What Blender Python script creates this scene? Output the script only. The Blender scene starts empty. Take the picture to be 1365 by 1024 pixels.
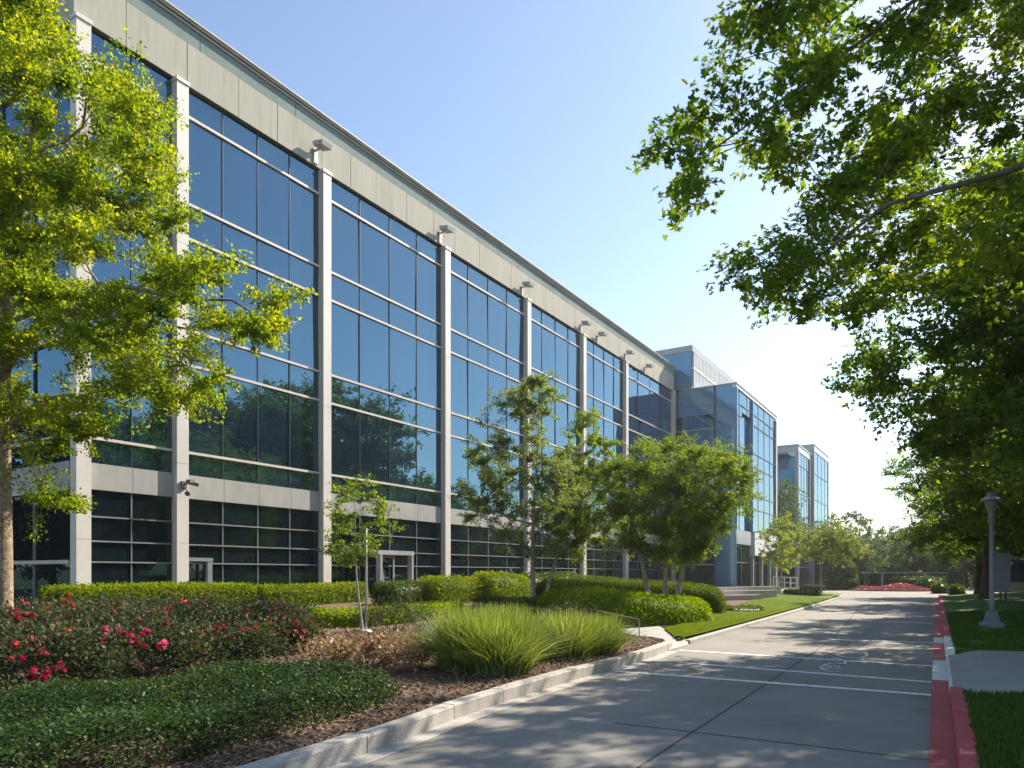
import bpy, math, random
import numpy as np
from mathutils import Vector, Matrix

R = math.radians
C = bpy.context.scene.collection
sc = bpy.context.scene
rng = np.random.RandomState(7)
random.seed(7)

# ------------------------------------------------------------------ camera
EYE = 1.6
F = 960.0                       # focal length in photograph pixels (1365 wide)
HZ = 765.0                      # horizon row
YAW = math.atan(601.5 / F)
cs, sn = math.cos(YAW), math.sin(YAW)
cam = bpy.data.cameras.new("camera")
co = bpy.data.objects.new("camera", cam)
C.objects.link(co)
co.location = (0, 0, EYE)
co.rotation_euler = (R(90), 0, YAW)
cam.sensor_width = 36
cam.lens = F / 1365 * 36
cam.shift_y = (HZ - 512) / 1365
cam.clip_start = 0.1
cam.clip_end = 5000
sc.camera = co


def at(px, py, Z):
    """world point seen at a photograph position, Z metres in front of the lens"""
    X = (px - 682.5) / F * Z
    return Vector((X * cs - Z * sn, X * sn + Z * cs, EYE + (HZ - py) / F * Z))


def on(px, py, z=0.0):
    """ground point at height z"""
    return at(px, py, (EYE - z) * F / (py - HZ))


def ratio(px):
    a = (px - 682.5) / F
    return (a * sn + cs) / (-(a * cs - sn))     # world y per metre of -x


# ------------------------------------------------------------------ tagging
def tag(o, label=None, cat=None, group=None, kind=None):
    if label: o["label"] = label
    if cat: o["category"] = cat
    if group: o["group"] = group
    if kind: o["kind"] = kind
    return o


def empty(name, loc=(0, 0, 0), label=None, cat=None, group=None):
    o = bpy.data.objects.new(name, None)
    C.objects.link(o)
    o.location = loc
    return tag(o, label, cat, group)


def link_mesh(name, me, parent=None, mat=None):
    o = bpy.data.objects.new(name, me)
    C.objects.link(o)
    if mat is not None and not me.materials:
        me.materials.append(mat)
    if parent is not None:
        o.parent = parent
        o.location = (0, 0, 0)
    return o


# ------------------------------------------------------------------ materials
def new_mat(name):
    m = bpy.data.materials.new(name)
    m.use_nodes = True
    nt = m.node_tree
    nt.nodes.clear()
    out = nt.nodes.new("ShaderNodeOutputMaterial")
    return m, nt, out


def N(nt, t, **kw):
    n = nt.nodes.new(t)
    for k, v in kw.items():
        setattr(n, k, v)
    return n


def ramp(nt, stops):
    r = N(nt, "ShaderNodeValToRGB")
    e = r.color_ramp.elements
    while len(e) < len(stops):
        e.new(0.5)
    for el, (p, c) in zip(e, stops):
        el.position = p
        el.color = (c[0], c[1], c[2], 1)
    return r


def leaf_mat(name, cols, trans=0.4, gloss=0.25, rough=0.45, tcol=None):
    m, nt, out = new_mat(name)
    a = N(nt, "ShaderNodeAttribute", attribute_name="rnd")
    n = len(cols)
    rp = ramp(nt, [(i / max(1, n - 1), c) for i, c in enumerate(cols)])
    nt.links.new(a.outputs["Fac"], rp.inputs[0])
    p = N(nt, "ShaderNodeBsdfPrincipled")
    p.inputs["Roughness"].default_value = rough
    p.inputs["Specular IOR Level"].default_value = gloss
    nt.links.new(rp.outputs[0], p.inputs["Base Color"])
    t = N(nt, "ShaderNodeBsdfTranslucent")
    hs = N(nt, "ShaderNodeMix", data_type="RGBA", blend_type="MULTIPLY")
    hs.inputs["Factor"].default_value = 1
    nt.links.new(rp.outputs[0], hs.inputs[6])
    hs.inputs[7].default_value = tcol or (1.9, 1.7, 0.7, 1)
    nt.links.new(hs.outputs[2], t.inputs["Color"])
    mx = N(nt, "ShaderNodeMixShader")
    mx.inputs[0].default_value = trans
    nt.links.new(p.outputs[0], mx.inputs[1])
    nt.links.new(t.outputs[0], mx.inputs[2])
    nt.links.new(mx.outputs[0], out.inputs[0])
    return m


def surf_mat(name, stops, scale=3.0, rough=0.8, detail=6, bump=0.0, bscale=40.0, spec=0.3, metallic=0.0,
             scale2=None, mix2=0.5, stretch=None, rough_var=0.0):
    m, nt, out = new_mat(name)
    tc = N(nt, "ShaderNodeTexCoord")
    src = tc.outputs["Object"]
    if stretch:
        mp = N(nt, "ShaderNodeMapping")
        mp.inputs["Scale"].default_value = stretch
        nt.links.new(src, mp.inputs[0])
        src = mp.outputs[0]
    no = N(nt, "ShaderNodeTexNoise")
    no.inputs["Scale"].default_value = scale
    no.inputs["Detail"].default_value = detail
    no.inputs["Roughness"].default_value = 0.62
    nt.links.new(src, no.inputs["Vector"])
    fac = no.outputs["Fac"]
    if scale2:
        n2 = N(nt, "ShaderNodeTexNoise")
        n2.inputs["Scale"].default_value = scale2
        n2.inputs["Detail"].default_value = 4
        nt.links.new(src, n2.inputs["Vector"])
        mx = N(nt, "ShaderNodeMix", data_type="FLOAT")
        mx.inputs[0].default_value = mix2
        nt.links.new(fac, mx.inputs[2])
        nt.links.new(n2.outputs["Fac"], mx.inputs[3])
        fac = mx.outputs[0]
    rp = ramp(nt, stops)
    nt.links.new(fac, rp.inputs[0])
    p = N(nt, "ShaderNodeBsdfPrincipled")
    p.inputs["Roughness"].default_value = rough
    p.inputs["Specular IOR Level"].default_value = spec
    p.inputs["Metallic"].default_value = metallic
    nt.links.new(rp.outputs[0], p.inputs["Base Color"])
    if bump:
        nb = N(nt, "ShaderNodeTexNoise")
        nb.inputs["Scale"].default_value = bscale
        nb.inputs["Detail"].default_value = 5
        nt.links.new(src, nb.inputs["Vector"])
        b = N(nt, "ShaderNodeBump")
        b.inputs["Strength"].default_value = bump
        b.inputs["Distance"].default_value = 0.02
        nt.links.new(nb.outputs["Fac"], b.inputs["Height"])
        nt.links.new(b.outputs[0], p.inputs["Normal"])
    nt.links.new(p.outputs[0], out.inputs[0])
    return m


def glass_mat(name, body, tint, ior=2.0, rough=0.01, wob=0.02, wscale=0.35):
    m, nt, out = new_mat(name)
    tc = N(nt, "ShaderNodeTexCoord")
    no = N(nt, "ShaderNodeTexNoise")
    no.inputs["Scale"].default_value = wscale
    no.inputs["Detail"].default_value = 1.5
    nt.links.new(tc.outputs["Object"], no.inputs["Vector"])
    b = N(nt, "ShaderNodeBump")
    b.inputs["Strength"].default_value = 1.0
    b.inputs["Distance"].default_value = wob
    nt.links.new(no.outputs["Fac"], b.inputs["Height"])
    at_ = N(nt, "ShaderNodeAttribute", attribute_name="rnd")
    rp = ramp(nt, [(0, [c * 0.6 for c in body]), (0.5, body), (1, [c * 1.35 for c in body])])
    nt.links.new(at_.outputs["Fac"], rp.inputs[0])
    d = N(nt, "ShaderNodeBsdfDiffuse")
    nt.links.new(rp.outputs[0], d.inputs["Color"])
    g = N(nt, "ShaderNodeBsdfGlossy")
    g.inputs["Color"].default_value = (*tint, 1)
    g.inputs["Roughness"].default_value = rough
    nt.links.new(b.outputs[0], g.inputs["Normal"])
    fr = N(nt, "ShaderNodeFresnel")
    fr.inputs["IOR"].default_value = ior
    mx = N(nt, "ShaderNodeMixShader")
    nt.links.new(fr.outputs[0], mx.inputs[0])
    nt.links.new(d.outputs[0], mx.inputs[1])
    nt.links.new(g.outputs[0], mx.inputs[2])
    nt.links.new(mx.outputs[0], out.inputs[0])
    return m


M = {}
M["road"] = surf_mat("road_concrete", [(0.25, (0.185, 0.18, 0.17)), (0.5, (0.235, 0.228, 0.215)), (0.75, (0.29, 0.28, 0.262))],
                     scale=0.35, rough=0.85, bump=0.25, bscale=90, scale2=14.0, mix2=0.35, detail=9)
def road_mat():
    m, nt, out = new_mat("drive_concrete")
    tc = N(nt, "ShaderNodeTexCoord")
    src = tc.outputs["Object"]

    def noise(scale, detail, st=None, rough=0.6):
        v = src
        if st:
            mp = N(nt, "ShaderNodeMapping"); mp.inputs["Scale"].default_value = st
            nt.links.new(src, mp.inputs[0]); v = mp.outputs[0]
        n = N(nt, "ShaderNodeTexNoise"); n.inputs["Scale"].default_value = scale; n.inputs["Detail"].default_value = detail
        n.inputs["Roughness"].default_value = rough
        nt.links.new(v, n.inputs["Vector"])
        return n.outputs["Fac"]

    def mul(a, fac, stops):
        r = ramp(nt, stops); nt.links.new(fac, r.inputs[0])
        mx = N(nt, "ShaderNodeMix", data_type="RGBA", blend_type="MULTIPLY"); mx.inputs["Factor"].default_value = 1
        nt.links.new(a, mx.inputs[6]); nt.links.new(r.outputs[0], mx.inputs[7])
        return mx.outputs[2]
    base = ramp(nt, [(0.3, (0.20, 0.19, 0.172)), (0.5, (0.245, 0.234, 0.212)), (0.7, (0.285, 0.272, 0.248))])
    nt.links.new(noise(0.4, 8), base.inputs[0])
    c = base.outputs[0]
    g = lambda v: (v, v, v)
    c = mul(c, noise(1.0, 5, (1.1, 0.055, 1)), [(0.35, g(0.87)), (0.55, g(1.0)), (1, g(1.03))])      # wheel tracks
    c = mul(c, noise(0.9, 9, None, 0.72), [(0.30, g(0.78)), (0.42, g(0.96)), (0.6, g(1.0))])           # stains
    c = mul(c, noise(3.4, 3), [(0.20, g(0.55)), (0.29, g(1.0)), (1, g(1.0))])                          # drips
    c = mul(c, noise(70, 4), [(0.3, g(0.82)), (0.7, g(1.14))])                                         # grit
    p = N(nt, "ShaderNodeBsdfPrincipled")
    p.inputs["Roughness"].default_value = 0.85
    p.inputs["Specular IOR Level"].default_value = 0.25
    nt.links.new(c, p.inputs["Base Color"])
    b = N(nt, "ShaderNodeBump"); b.inputs["Strength"].default_value = 0.3; b.inputs["Distance"].default_value = 0.01
    nt.links.new(noise(110, 4), b.inputs["Height"]); nt.links.new(b.outputs[0], p.inputs["Normal"])
    nt.links.new(p.outputs[0], out.inputs[0])
    return m


def chipped(name, stops, under, lo, hi, scale=2.5, rough=0.7):
    """paint worn through to concrete along scuffs and chips"""
    m = surf_mat(name, stops, scale=scale, rough=rough, bump=0.3, bscale=60, scale2=25.0, mix2=0.45, detail=8)
    nt = m.node_tree
    p = next(n for n in nt.nodes if n.type == "BSDF_PRINCIPLED")
    src = p.inputs["Base Color"].links[0].from_socket
    tc = N(nt, "ShaderNodeTexCoord")
    n1 = N(nt, "ShaderNodeTexNoise"); n1.inputs["Scale"].default_value = 5.0; n1.inputs["Detail"].default_value = 10; n1.inputs["Roughness"].default_value = 0.75
    nt.links.new(tc.outputs["Object"], n1.inputs["Vector"])
    r = ramp(nt, [(lo, (0, 0, 0)), (hi, (1, 1, 1))]); nt.links.new(n1.outputs["Fac"], r.inputs[0])
    mx = N(nt, "ShaderNodeMix", data_type="RGBA")
    nt.links.new(r.outputs[0], mx.inputs["Factor"]); nt.links.new(src, mx.inputs[6]); mx.inputs[7].default_value = (*under, 1)
    nt.links.new(mx.outputs[2], p.inputs["Base Color"])
    return m


M["red"] = chipped("red_kerb_paint", [(0.28, (0.24, 0.04, 0.045)), (0.5, (0.38, 0.06, 0.068)), (0.62, (0.44, 0.09, 0.095)), (0.8, (0.36, 0.15, 0.14))], (0.27, 0.21, 0.19), 0.60, 0.68)
M["white_paint"] = chipped("white_road_paint", [(0.28, (0.45, 0.45, 0.44)), (0.5, (0.70, 0.70, 0.68)), (0.8, (0.80, 0.80, 0.78))], (0.26, 0.25, 0.23), 0.58, 0.66)
M["road"] = road_mat()
M["kerb"] = surf_mat("kerb_concrete", [(0.3, (0.27, 0.255, 0.23)), (0.5, (0.38, 0.36, 0.33)), (0.72, (0.47, 0.45, 0.41))],
                     scale=3.0, rough=0.9, bump=0.4, bscale=60, scale2=30.0, mix2=0.4)
M["pave"] = surf_mat("pavement_concrete", [(0.3, (0.29, 0.285, 0.27)), (0.7, (0.40, 0.39, 0.37))], scale=1.2, rough=0.9, bump=0.2, bscale=80,
                     scale2=25.0, mix2=0.4)
M["pinkpave"] = surf_mat("path_concrete", [(0.3, (0.42, 0.36, 0.33)), (0.7, (0.52, 0.46, 0.43))], scale=1.2, rough=0.9)
M["red"] = surf_mat("red_kerb_paint", [(0.28, (0.30, 0.045, 0.05)), (0.5, (0.42, 0.06, 0.068)), (0.62, (0.47, 0.085, 0.09)), (0.8, (0.40, 0.16, 0.15))],
                    scale=2.5, rough=0.7, bump=0.25, bscale=50, scale2=25.0, mix2=0.45, detail=8)
M["white_paint"] = surf_mat("white_road_paint", [(0.28, (0.36, 0.36, 0.35)), (0.45, (0.66, 0.66, 0.64)), (0.8, (0.78, 0.78, 0.76))], scale=9.0, rough=0.7, detail=8)
M["faint_paint"] = surf_mat("worn_road_paint", [(0.38, (0.30, 0.30, 0.29)), (0.5, (0.55, 0.55, 0.54)), (0.7, (0.68, 0.68, 0.66))], scale=14.0, rough=0.8, detail=8)
M["seam"] = surf_mat("joint_filler", [(0.3, (0.05, 0.05, 0.05)), (0.7, (0.12, 0.12, 0.115))], scale=8, rough=0.9)
M["mulch"] = surf_mat("mulch", [(0.25, (0.05, 0.03, 0.02)), (0.5, (0.13, 0.085, 0.056)), (0.7, (0.21, 0.145, 0.10))], scale=16, rough=0.95, bump=1.0, bscale=45,
                      scale2=60.0, mix2=0.5)
M["ground"] = surf_mat("far_ground", [(0.3, (0.06, 0.075, 0.025)), (0.7, (0.12, 0.13, 0.05))], scale=0.2, rough=0.95)
M["lawn"] = surf_mat("lawn_turf", [(0.25, (0.055, 0.10, 0.012)), (0.5, (0.10, 0.165, 0.02)), (0.75, (0.15, 0.215, 0.03))], scale=0.9, rough=0.9, bump=1.0, bscale=70,
                     scale2=45.0, mix2=0.55)
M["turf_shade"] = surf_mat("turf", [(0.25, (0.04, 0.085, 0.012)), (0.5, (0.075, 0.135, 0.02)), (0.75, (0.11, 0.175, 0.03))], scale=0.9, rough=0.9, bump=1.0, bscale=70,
                           scale2=45.0, mix2=0.55)  # darker copy of the lawn turf, shade put into its colour
M["fascia"] = surf_mat("fascia_panel", [(0.25, (0.30, 0.295, 0.25)), (0.5, (0.38, 0.372, 0.325)), (0.75, (0.44, 0.432, 0.385))], scale=0.8, rough=0.85, spec=0.12,
                       stretch=(1, 1, 0.14), scale2=6.0, mix2=0.45)
M["parapet"] = surf_mat("parapet_panel", [(0.3, (0.15, 0.20, 0.20)), (0.7, (0.21, 0.265, 0.26))], scale=0.6, rough=0.85, spec=0.1, stretch=(1, 1, 0.3))
M["cornice"] = surf_mat("cornice_metal", [(0.3, (0.30, 0.30, 0.29)), (0.7, (0.42, 0.41, 0.39))], scale=1.5, rough=0.6, spec=0.3)
M["column"] = surf_mat("column_panel", [(0.25, (0.46, 0.445, 0.42)), (0.5, (0.56, 0.54, 0.51)), (0.8, (0.63, 0.61, 0.58))], scale=0.9, rough=0.5, spec=0.4,
                       stretch=(1, 1, 0.3), scale2=7.0, mix2=0.3)
M["spandrel"] = surf_mat("spandrel_panel", [(0.25, (0.29, 0.295, 0.285)), (0.5, (0.36, 0.36, 0.345)), (0.75, (0.43, 0.425, 0.41))], scale=0.7, rough=0.22, spec=0.8, scale2=4.0, mix2=0.4, stretch=(1, 1, 0.4))
M["transom"] = surf_mat("transom_metal", [(0.3, (0.50, 0.45, 0.41)), (0.7, (0.60, 0.55, 0.50))], scale=2, rough=0.35, spec=0.6)
M["mullion"] = surf_mat("mullion_metal", [(0.3, (0.03, 0.045, 0.065)), (0.7, (0.05, 0.07, 0.095))], scale=2, rough=0.4)
M["gmullion"] = surf_mat("ground_mullion_metal", [(0.3, (0.17, 0.185, 0.19)), (0.7, (0.24, 0.25, 0.25))], scale=2, rough=0.4)
M["joint"] = surf_mat("panel_joint", [(0.3, (0.05, 0.05, 0.045)), (0.7, (0.09, 0.09, 0.08))], scale=3, rough=0.9)
M["greymetal"] = surf_mat("grey_metal", [(0.3, (0.27, 0.285, 0.30)), (0.7, (0.37, 0.385, 0.40))], scale=1.0, rough=0.4, spec=0.5)
M["louvre"] = surf_mat("pale_louvre", [(0.3, (0.55, 0.57, 0.58)), (0.7, (0.72, 0.73, 0.74))], scale=1.0, rough=0.5)
M["lampmetal"] = surf_mat("lamp_paint", [(0.3, (0.18, 0.205, 0.26)), (0.7, (0.25, 0.28, 0.34))], scale=4.0, rough=0.45, spec=0.4, scale2=40, mix2=0.4)
M["lampglass"] = surf_mat("frosted_lamp_glass", [(0.3, (0.26, 0.25, 0.23)), (0.7, (0.33, 0.32, 0.29))], scale=4.0, rough=0.35)
M["lampbase"] = surf_mat("lamp_footing", [(0.3, (0.15, 0.17, 0.21)), (0.7, (0.24, 0.26, 0.30))], scale=6.0, rough=0.85, bump=0.3, bscale=50)
M["darkmetal"] = surf_mat("dark_metal", [(0.3, (0.06, 0.06, 0.06)), (0.7, (0.12, 0.12, 0.12))], scale=4.0, rough=0.5)
M["rust"] = surf_mat("brown_rail", [(0.3, (0.16, 0.12, 0.09)), (0.7, (0.27, 0.21, 0.17))], scale=9.0, rough=0.8)
M["stone"] = surf_mat("pale_stone", [(0.3, (0.42, 0.40, 0.37)), (0.7, (0.58, 0.56, 0.52))], scale=4.0, rough=0.85, bump=0.3, bscale=20)
M["bark"] = surf_mat("grey_bark", [(0.3, (0.05, 0.04, 0.033)), (0.55, (0.12, 0.10, 0.085)), (0.8, (0.19, 0.165, 0.14))], scale=6, rough=0.95, bump=1, bscale=25,
                     stretch=(1, 1, 0.25))
M["bark_tan"] = surf_mat("tan_bark", [(0.3, (0.12, 0.085, 0.055)), (0.5, (0.26, 0.20, 0.14)), (0.7, (0.40, 0.33, 0.25))], scale=14, rough=0.95, bump=1, bscale=40)
M["bark_pale"] = surf_mat("pale_bark", [(0.3, (0.20, 0.175, 0.15)), (0.55, (0.36, 0.33, 0.29)), (0.8, (0.47, 0.44, 0.40))], scale=7, rough=0.9, bump=0.6, bscale=25)
M["glass"] = glass_mat("blue_glass", (0.007, 0.017, 0.032), (0.43, 0.74, 0.95), ior=2.8, wob=0.016)
M["glass_low"] = glass_mat("dark_glass", (0.004, 0.010, 0.014), (0.38, 0.62, 0.74), ior=1.9, wob=0.008)
M["glass_pale"] = glass_mat("pale_glass", (0.03, 0.065, 0.10), (0.46, 0.66, 0.78), ior=3.4, wob=0.008)
M["bluepanel"] = glass_mat("blue_spandrel_glass", (0.075, 0.19, 0.30), (0.42, 0.70, 0.92), ior=2.2, rough=0.06, wob=0.004)
# foliage
M["l_left"] = leaf_mat("yellow_green_leaves", [(0.06, 0.12, 0.008), (0.12, 0.205, 0.010), (0.19, 0.275, 0.012), (0.32, 0.34, 0.016)], trans=0.58, tcol=(2.3, 1.85, 0.45, 1))
M["l_oak"] = leaf_mat("oak_leaves", [(0.05, 0.105, 0.012), (0.09, 0.165, 0.014), (0.14, 0.22, 0.014), (0.22, 0.26, 0.014)], trans=0.58, tcol=(2.1, 1.85, 0.5, 1))
M["l_row"] = leaf_mat("drive_tree_leaves", [(0.045, 0.10, 0.02), (0.08, 0.155, 0.024), (0.12, 0.205, 0.024), (0.19, 0.25, 0.018)], trans=0.55, tcol=(2.0, 1.8, 0.5, 1))
M["l_mid"] = leaf_mat("grey_green_leaves", [(0.055, 0.10, 0.015), (0.105, 0.18, 0.022), (0.165, 0.25, 0.028), (0.27, 0.33, 0.07)], trans=0.56, gloss=0.25, rough=0.5, tcol=(1.8, 1.6, 0.5, 1))
M["l_birch"] = leaf_mat("silvery_leaves", [(0.055, 0.095, 0.03), (0.105, 0.16, 0.05), (0.165, 0.23, 0.065), (0.30, 0.345, 0.15)], trans=0.56, gloss=0.25, rough=0.5, tcol=(1.7, 1.6, 0.6, 1))
M["l_far"] = leaf_mat("far_tree_leaves", [(0.03, 0.065, 0.02), (0.06, 0.115, 0.03), (0.095, 0.16, 0.035), (0.15, 0.20, 0.05)], trans=0.35, tcol=(1.6, 1.5, 0.6, 1))
M["l_pale"] = leaf_mat("pale_gold_leaves", [(0.09, 0.14, 0.03), (0.16, 0.22, 0.04), (0.23, 0.29, 0.06), (0.33, 0.36, 0.11)], trans=0.42, tcol=(1.6, 1.5, 0.6, 1))
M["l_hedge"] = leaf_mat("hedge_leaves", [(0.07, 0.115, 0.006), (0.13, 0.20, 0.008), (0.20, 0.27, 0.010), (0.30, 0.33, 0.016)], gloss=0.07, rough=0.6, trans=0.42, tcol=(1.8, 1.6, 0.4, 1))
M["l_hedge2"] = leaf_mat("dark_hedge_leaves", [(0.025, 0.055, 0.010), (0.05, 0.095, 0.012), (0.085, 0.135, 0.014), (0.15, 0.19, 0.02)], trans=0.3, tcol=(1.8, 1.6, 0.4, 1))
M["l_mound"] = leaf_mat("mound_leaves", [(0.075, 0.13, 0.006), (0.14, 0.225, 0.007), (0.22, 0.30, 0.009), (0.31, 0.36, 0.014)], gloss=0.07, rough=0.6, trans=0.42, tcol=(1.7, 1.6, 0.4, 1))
M["l_bank"] = leaf_mat("bank_leaves", [(0.04, 0.075, 0.006), (0.075, 0.13, 0.008), (0.12, 0.18, 0.010), (0.20, 0.25, 0.014)], gloss=0.07, rough=0.6, trans=0.3, tcol=(1.7, 1.6, 0.4, 1))  # darker than the mound leaves: the bank's shaded face put into the colour
M["l_cover"] = leaf_mat("cover_leaves", [(0.012, 0.030, 0.013), (0.026, 0.056, 0.019), (0.046, 0.086, 0.026), (0.095, 0.135, 0.045)], trans=0.3, gloss=0.12, tcol=(1.6, 1.5, 0.5, 1))
M["l_rose"] = leaf_mat("rose_leaves", [(0.016, 0.034, 0.016), (0.034, 0.062, 0.026), (0.075, 0.085, 0.045), (0.20, 0.13, 0.095)], trans=0.3, gloss=0.12, rough=0.6, tcol=(1.6, 1.4, 0.7, 1))
M["l_dry"] = leaf_mat("dry_twigs", [(0.13, 0.075, 0.04), (0.23, 0.145, 0.08), (0.33, 0.23, 0.13), (0.42, 0.32, 0.2)], trans=0.3, tcol=(1.3, 1.2, 0.9, 1))
M["l_grass"] = leaf_mat("ornamental_blades", [(0.07, 0.125, 0.018), (0.15, 0.225, 0.04), (0.28, 0.34, 0.12), (0.58, 0.57, 0.36)], trans=0.42, tcol=(1.5, 1.4, 0.5, 1))
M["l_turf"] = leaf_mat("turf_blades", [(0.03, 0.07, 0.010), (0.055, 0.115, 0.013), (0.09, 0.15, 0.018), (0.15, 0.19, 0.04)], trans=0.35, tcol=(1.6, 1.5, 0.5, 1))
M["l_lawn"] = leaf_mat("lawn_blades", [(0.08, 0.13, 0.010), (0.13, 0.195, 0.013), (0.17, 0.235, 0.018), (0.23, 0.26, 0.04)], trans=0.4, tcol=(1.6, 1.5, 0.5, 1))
M["chip"] = leaf_mat("bark_chips", [(0.06, 0.035, 0.022), (0.14, 0.09, 0.06), (0.23, 0.16, 0.11), (0.34, 0.26, 0.19)], trans=0.0, gloss=0.2, rough=0.8)
M["petal_red"] = leaf_mat("red_petals", [(0.26, 0.008, 0.025), (0.48, 0.018, 0.055), (0.66, 0.05, 0.11)], trans=0.3, tcol=(1.3, 0.8, 0.8, 1))
M["petal_pink"] = leaf_mat("pink_petals", [(0.45, 0.015, 0.10), (0.66, 0.05, 0.19), (0.82, 0.20, 0.34)], trans=0.3, tcol=(1.2, 0.9, 0.9, 1))
M["bedflower"] = leaf_mat("flower_bed", [(0.06, 0.10, 0.03), (0.30, 0.07, 0.08), (0.46, 0.12, 0.15), (0.52, 0.26, 0.27)], trans=0.2, tcol=(1.2, 0.9, 0.9, 1))
M["blue_screen"] = surf_mat("blue_screen", [(0.3, (0.02, 0.05, 0.12)), (0.7, (0.04, 0.085, 0.18))], scale=2, rough=0.7)
M["white"] = surf_mat("white_metal", [(0.3, (0.60, 0.60, 0.58)), (0.7, (0.75, 0.75, 0.73))], scale=3, rough=0.5)


# ------------------------------------------------------------------ mesh builder
class MB:
    def __init__(self):
        self.v, self.f, self.r = [], [], []

    def quad(self, a, b, c, d, r=0.5):
        n = len(self.v)
        self.v += [tuple(a), tuple(b), tuple(c), tuple(d)]
        self.f.append((n, n + 1, n + 2, n + 3))
        self.r.append(r)

    def poly(self, pts, r=0.5):
        n = len(self.v)
        self.v += [tuple(p) for p in pts]
        self.f.append(tuple(range(n, n + len(pts))))
        self.r.append(r)

    def box(self, x0, x1, y0, y1, z0, z1):
        n = len(self.v)
        self.v += [(x0, y0, z0), (x1, y0, z0), (x1, y1, z0), (x0, y1, z0), (x0, y0, z1), (x1, y0, z1), (x1, y1, z1), (x0, y1, z1)]
        for q in ((0, 3, 2, 1), (4, 5, 6, 7), (0, 1, 5, 4), (1, 2, 6, 5), (2, 3, 7, 6), (3, 0, 4, 7)):
            self.f.append(tuple(n + i for i in q))
            self.r.append(0.5)
        return self

    def obox(self, c, ax, ay, az):
        """oriented box, half axes as vectors"""
        c, ax, ay, az = map(Vector, (c, ax, ay, az))
        n = len(self.v)
        for sz in (-1, 1):
            for sx, sy in ((-1, -1), (1, -1), (1, 1), (-1, 1)):
                self.v.append(tuple(c + ax * sx + ay * sy + az * sz))
        for q in ((0, 3, 2, 1), (4, 5, 6, 7), (0, 1, 5, 4), (1, 2, 6, 5), (2, 3, 7, 6), (3, 0, 4, 7)):
            self.f.append(tuple(n + i for i in q))
            self.r.append(0.5)
        return self

    def tube(self, pts, rad, sides=6, cap=True):
        pts = [Vector(p) for p in pts]
        if not hasattr(rad, "__len__"):
            rad = [rad] * len(pts)
        n0 = len(self.v)
        up = Vector((0, 0, 1))
        u = None
        for i, p in enumerate(pts):
            d = (pts[min(i + 1, len(pts) - 1)] - pts[max(i - 1, 0)])
            d = d.normalized() if d.length > 1e-9 else up
            if u is None:
                u = d.orthogonal().normalized()
            else:
                u = (u - d * u.dot(d))
                u = u.normalized() if u.length > 1e-6 else d.orthogonal().normalized()
            w = d.cross(u)
            for k in range(sides):
                a = 2 * math.pi * k / sides
                self.v.append(tuple(p + (u * math.cos(a) + w * math.sin(a)) * rad[i]))
        for i in range(len(pts) - 1):
            for k in range(sides):
                a, b = n0 + i * sides + k, n0 + i * sides + (k + 1) % sides
                self.f.append((a, b, b + sides, a + sides))
                self.r.append(0.5)
        if cap:
            self.f.append(tuple(n0 + k for k in range(sides))[::-1])
            self.f.append(tuple(n0 + (len(pts) - 1) * sides + k for k in range(sides)))
            self.r += [0.5, 0.5]
        return self

    def lathe(self, prof, sides=24, c=(0, 0, 0)):
        n0 = len(self.v)
        for (r, z) in prof:
            for k in range(sides):
                a = 2 * math.pi * k / sides
                self.v.append((c[0] + r * math.cos(a), c[1] + r * math.sin(a), c[2] + z))
        for i in range(len(prof) - 1):
            for k in range(sides):
                a, b = n0 + i * sides + k, n0 + i * sides + (k + 1) % sides
                self.f.append((a, b, b + sides, a + sides))
                self.r.append(0.5)
        self.f.append(tuple(n0 + k for k in range(sides))[::-1])
        self.f.append(tuple(n0 + (len(prof) - 1) * sides + k for k in range(sides)))
        self.r += [0.5, 0.5]
        return self

    def mesh(self, name, smooth=False):
        me = bpy.data.meshes.new(name)
        me.from_pydata(self.v, [], self.f)
        a = me.attributes.new("rnd", "FLOAT", "FACE")
        a.data.foreach_set("value", np.array(self.r, dtype=np.float32))
        if smooth:
            me.polygons.foreach_set("use_smooth", [True] * len(me.polygons))
        me.update()
        return me

    def build(self, name, mat, parent=None, smooth=False):
        return link_mesh(name, self.mesh(name, smooth), parent, mat)


def np_mesh(name, V, Fc, rnd, mat, smooth=False):
    """V (n,3), Fc (m,k) same vertex count per face, rnd (m,)"""
    me = bpy.data.meshes.new(name)
    m, k = Fc.shape
    me.vertices.add(len(V))
    me.vertices.foreach_set("co", np.ascontiguousarray(V, dtype=np.float32).ravel())
    me.loops.add(m * k)
    me.loops.foreach_set("vertex_index", np.ascontiguousarray(Fc, dtype=np.int32).ravel())
    me.polygons.add(m)
    me.polygons.foreach_set("loop_start", np.arange(0, m * k, k, dtype=np.int32))
    me.polygons.foreach_set("loop_total", np.full(m, k, dtype=np.int32))
    if smooth:
        me.polygons.foreach_set("use_smooth", np.ones(m, dtype=bool))
    a = me.attributes.new("rnd", "FLOAT", "FACE")
    a.data.foreach_set("value", np.asarray(rnd, dtype=np.float32))
    me.update(calc_edges=True)
    me.materials.append(mat)
    return me


# leaf: a rhombus folded along its midrib
LT = np.array([(0, 0, 0), (0.30, 0.42, 0.07), (0, 1, -0.05), (-0.30, 0.42, 0.07)])
LF = np.array([(0, 1, 2), (0, 2, 3)])


def norm(a):
    return a / np.maximum(np.linalg.norm(a, axis=1, keepdims=True), 1e-9)


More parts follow.
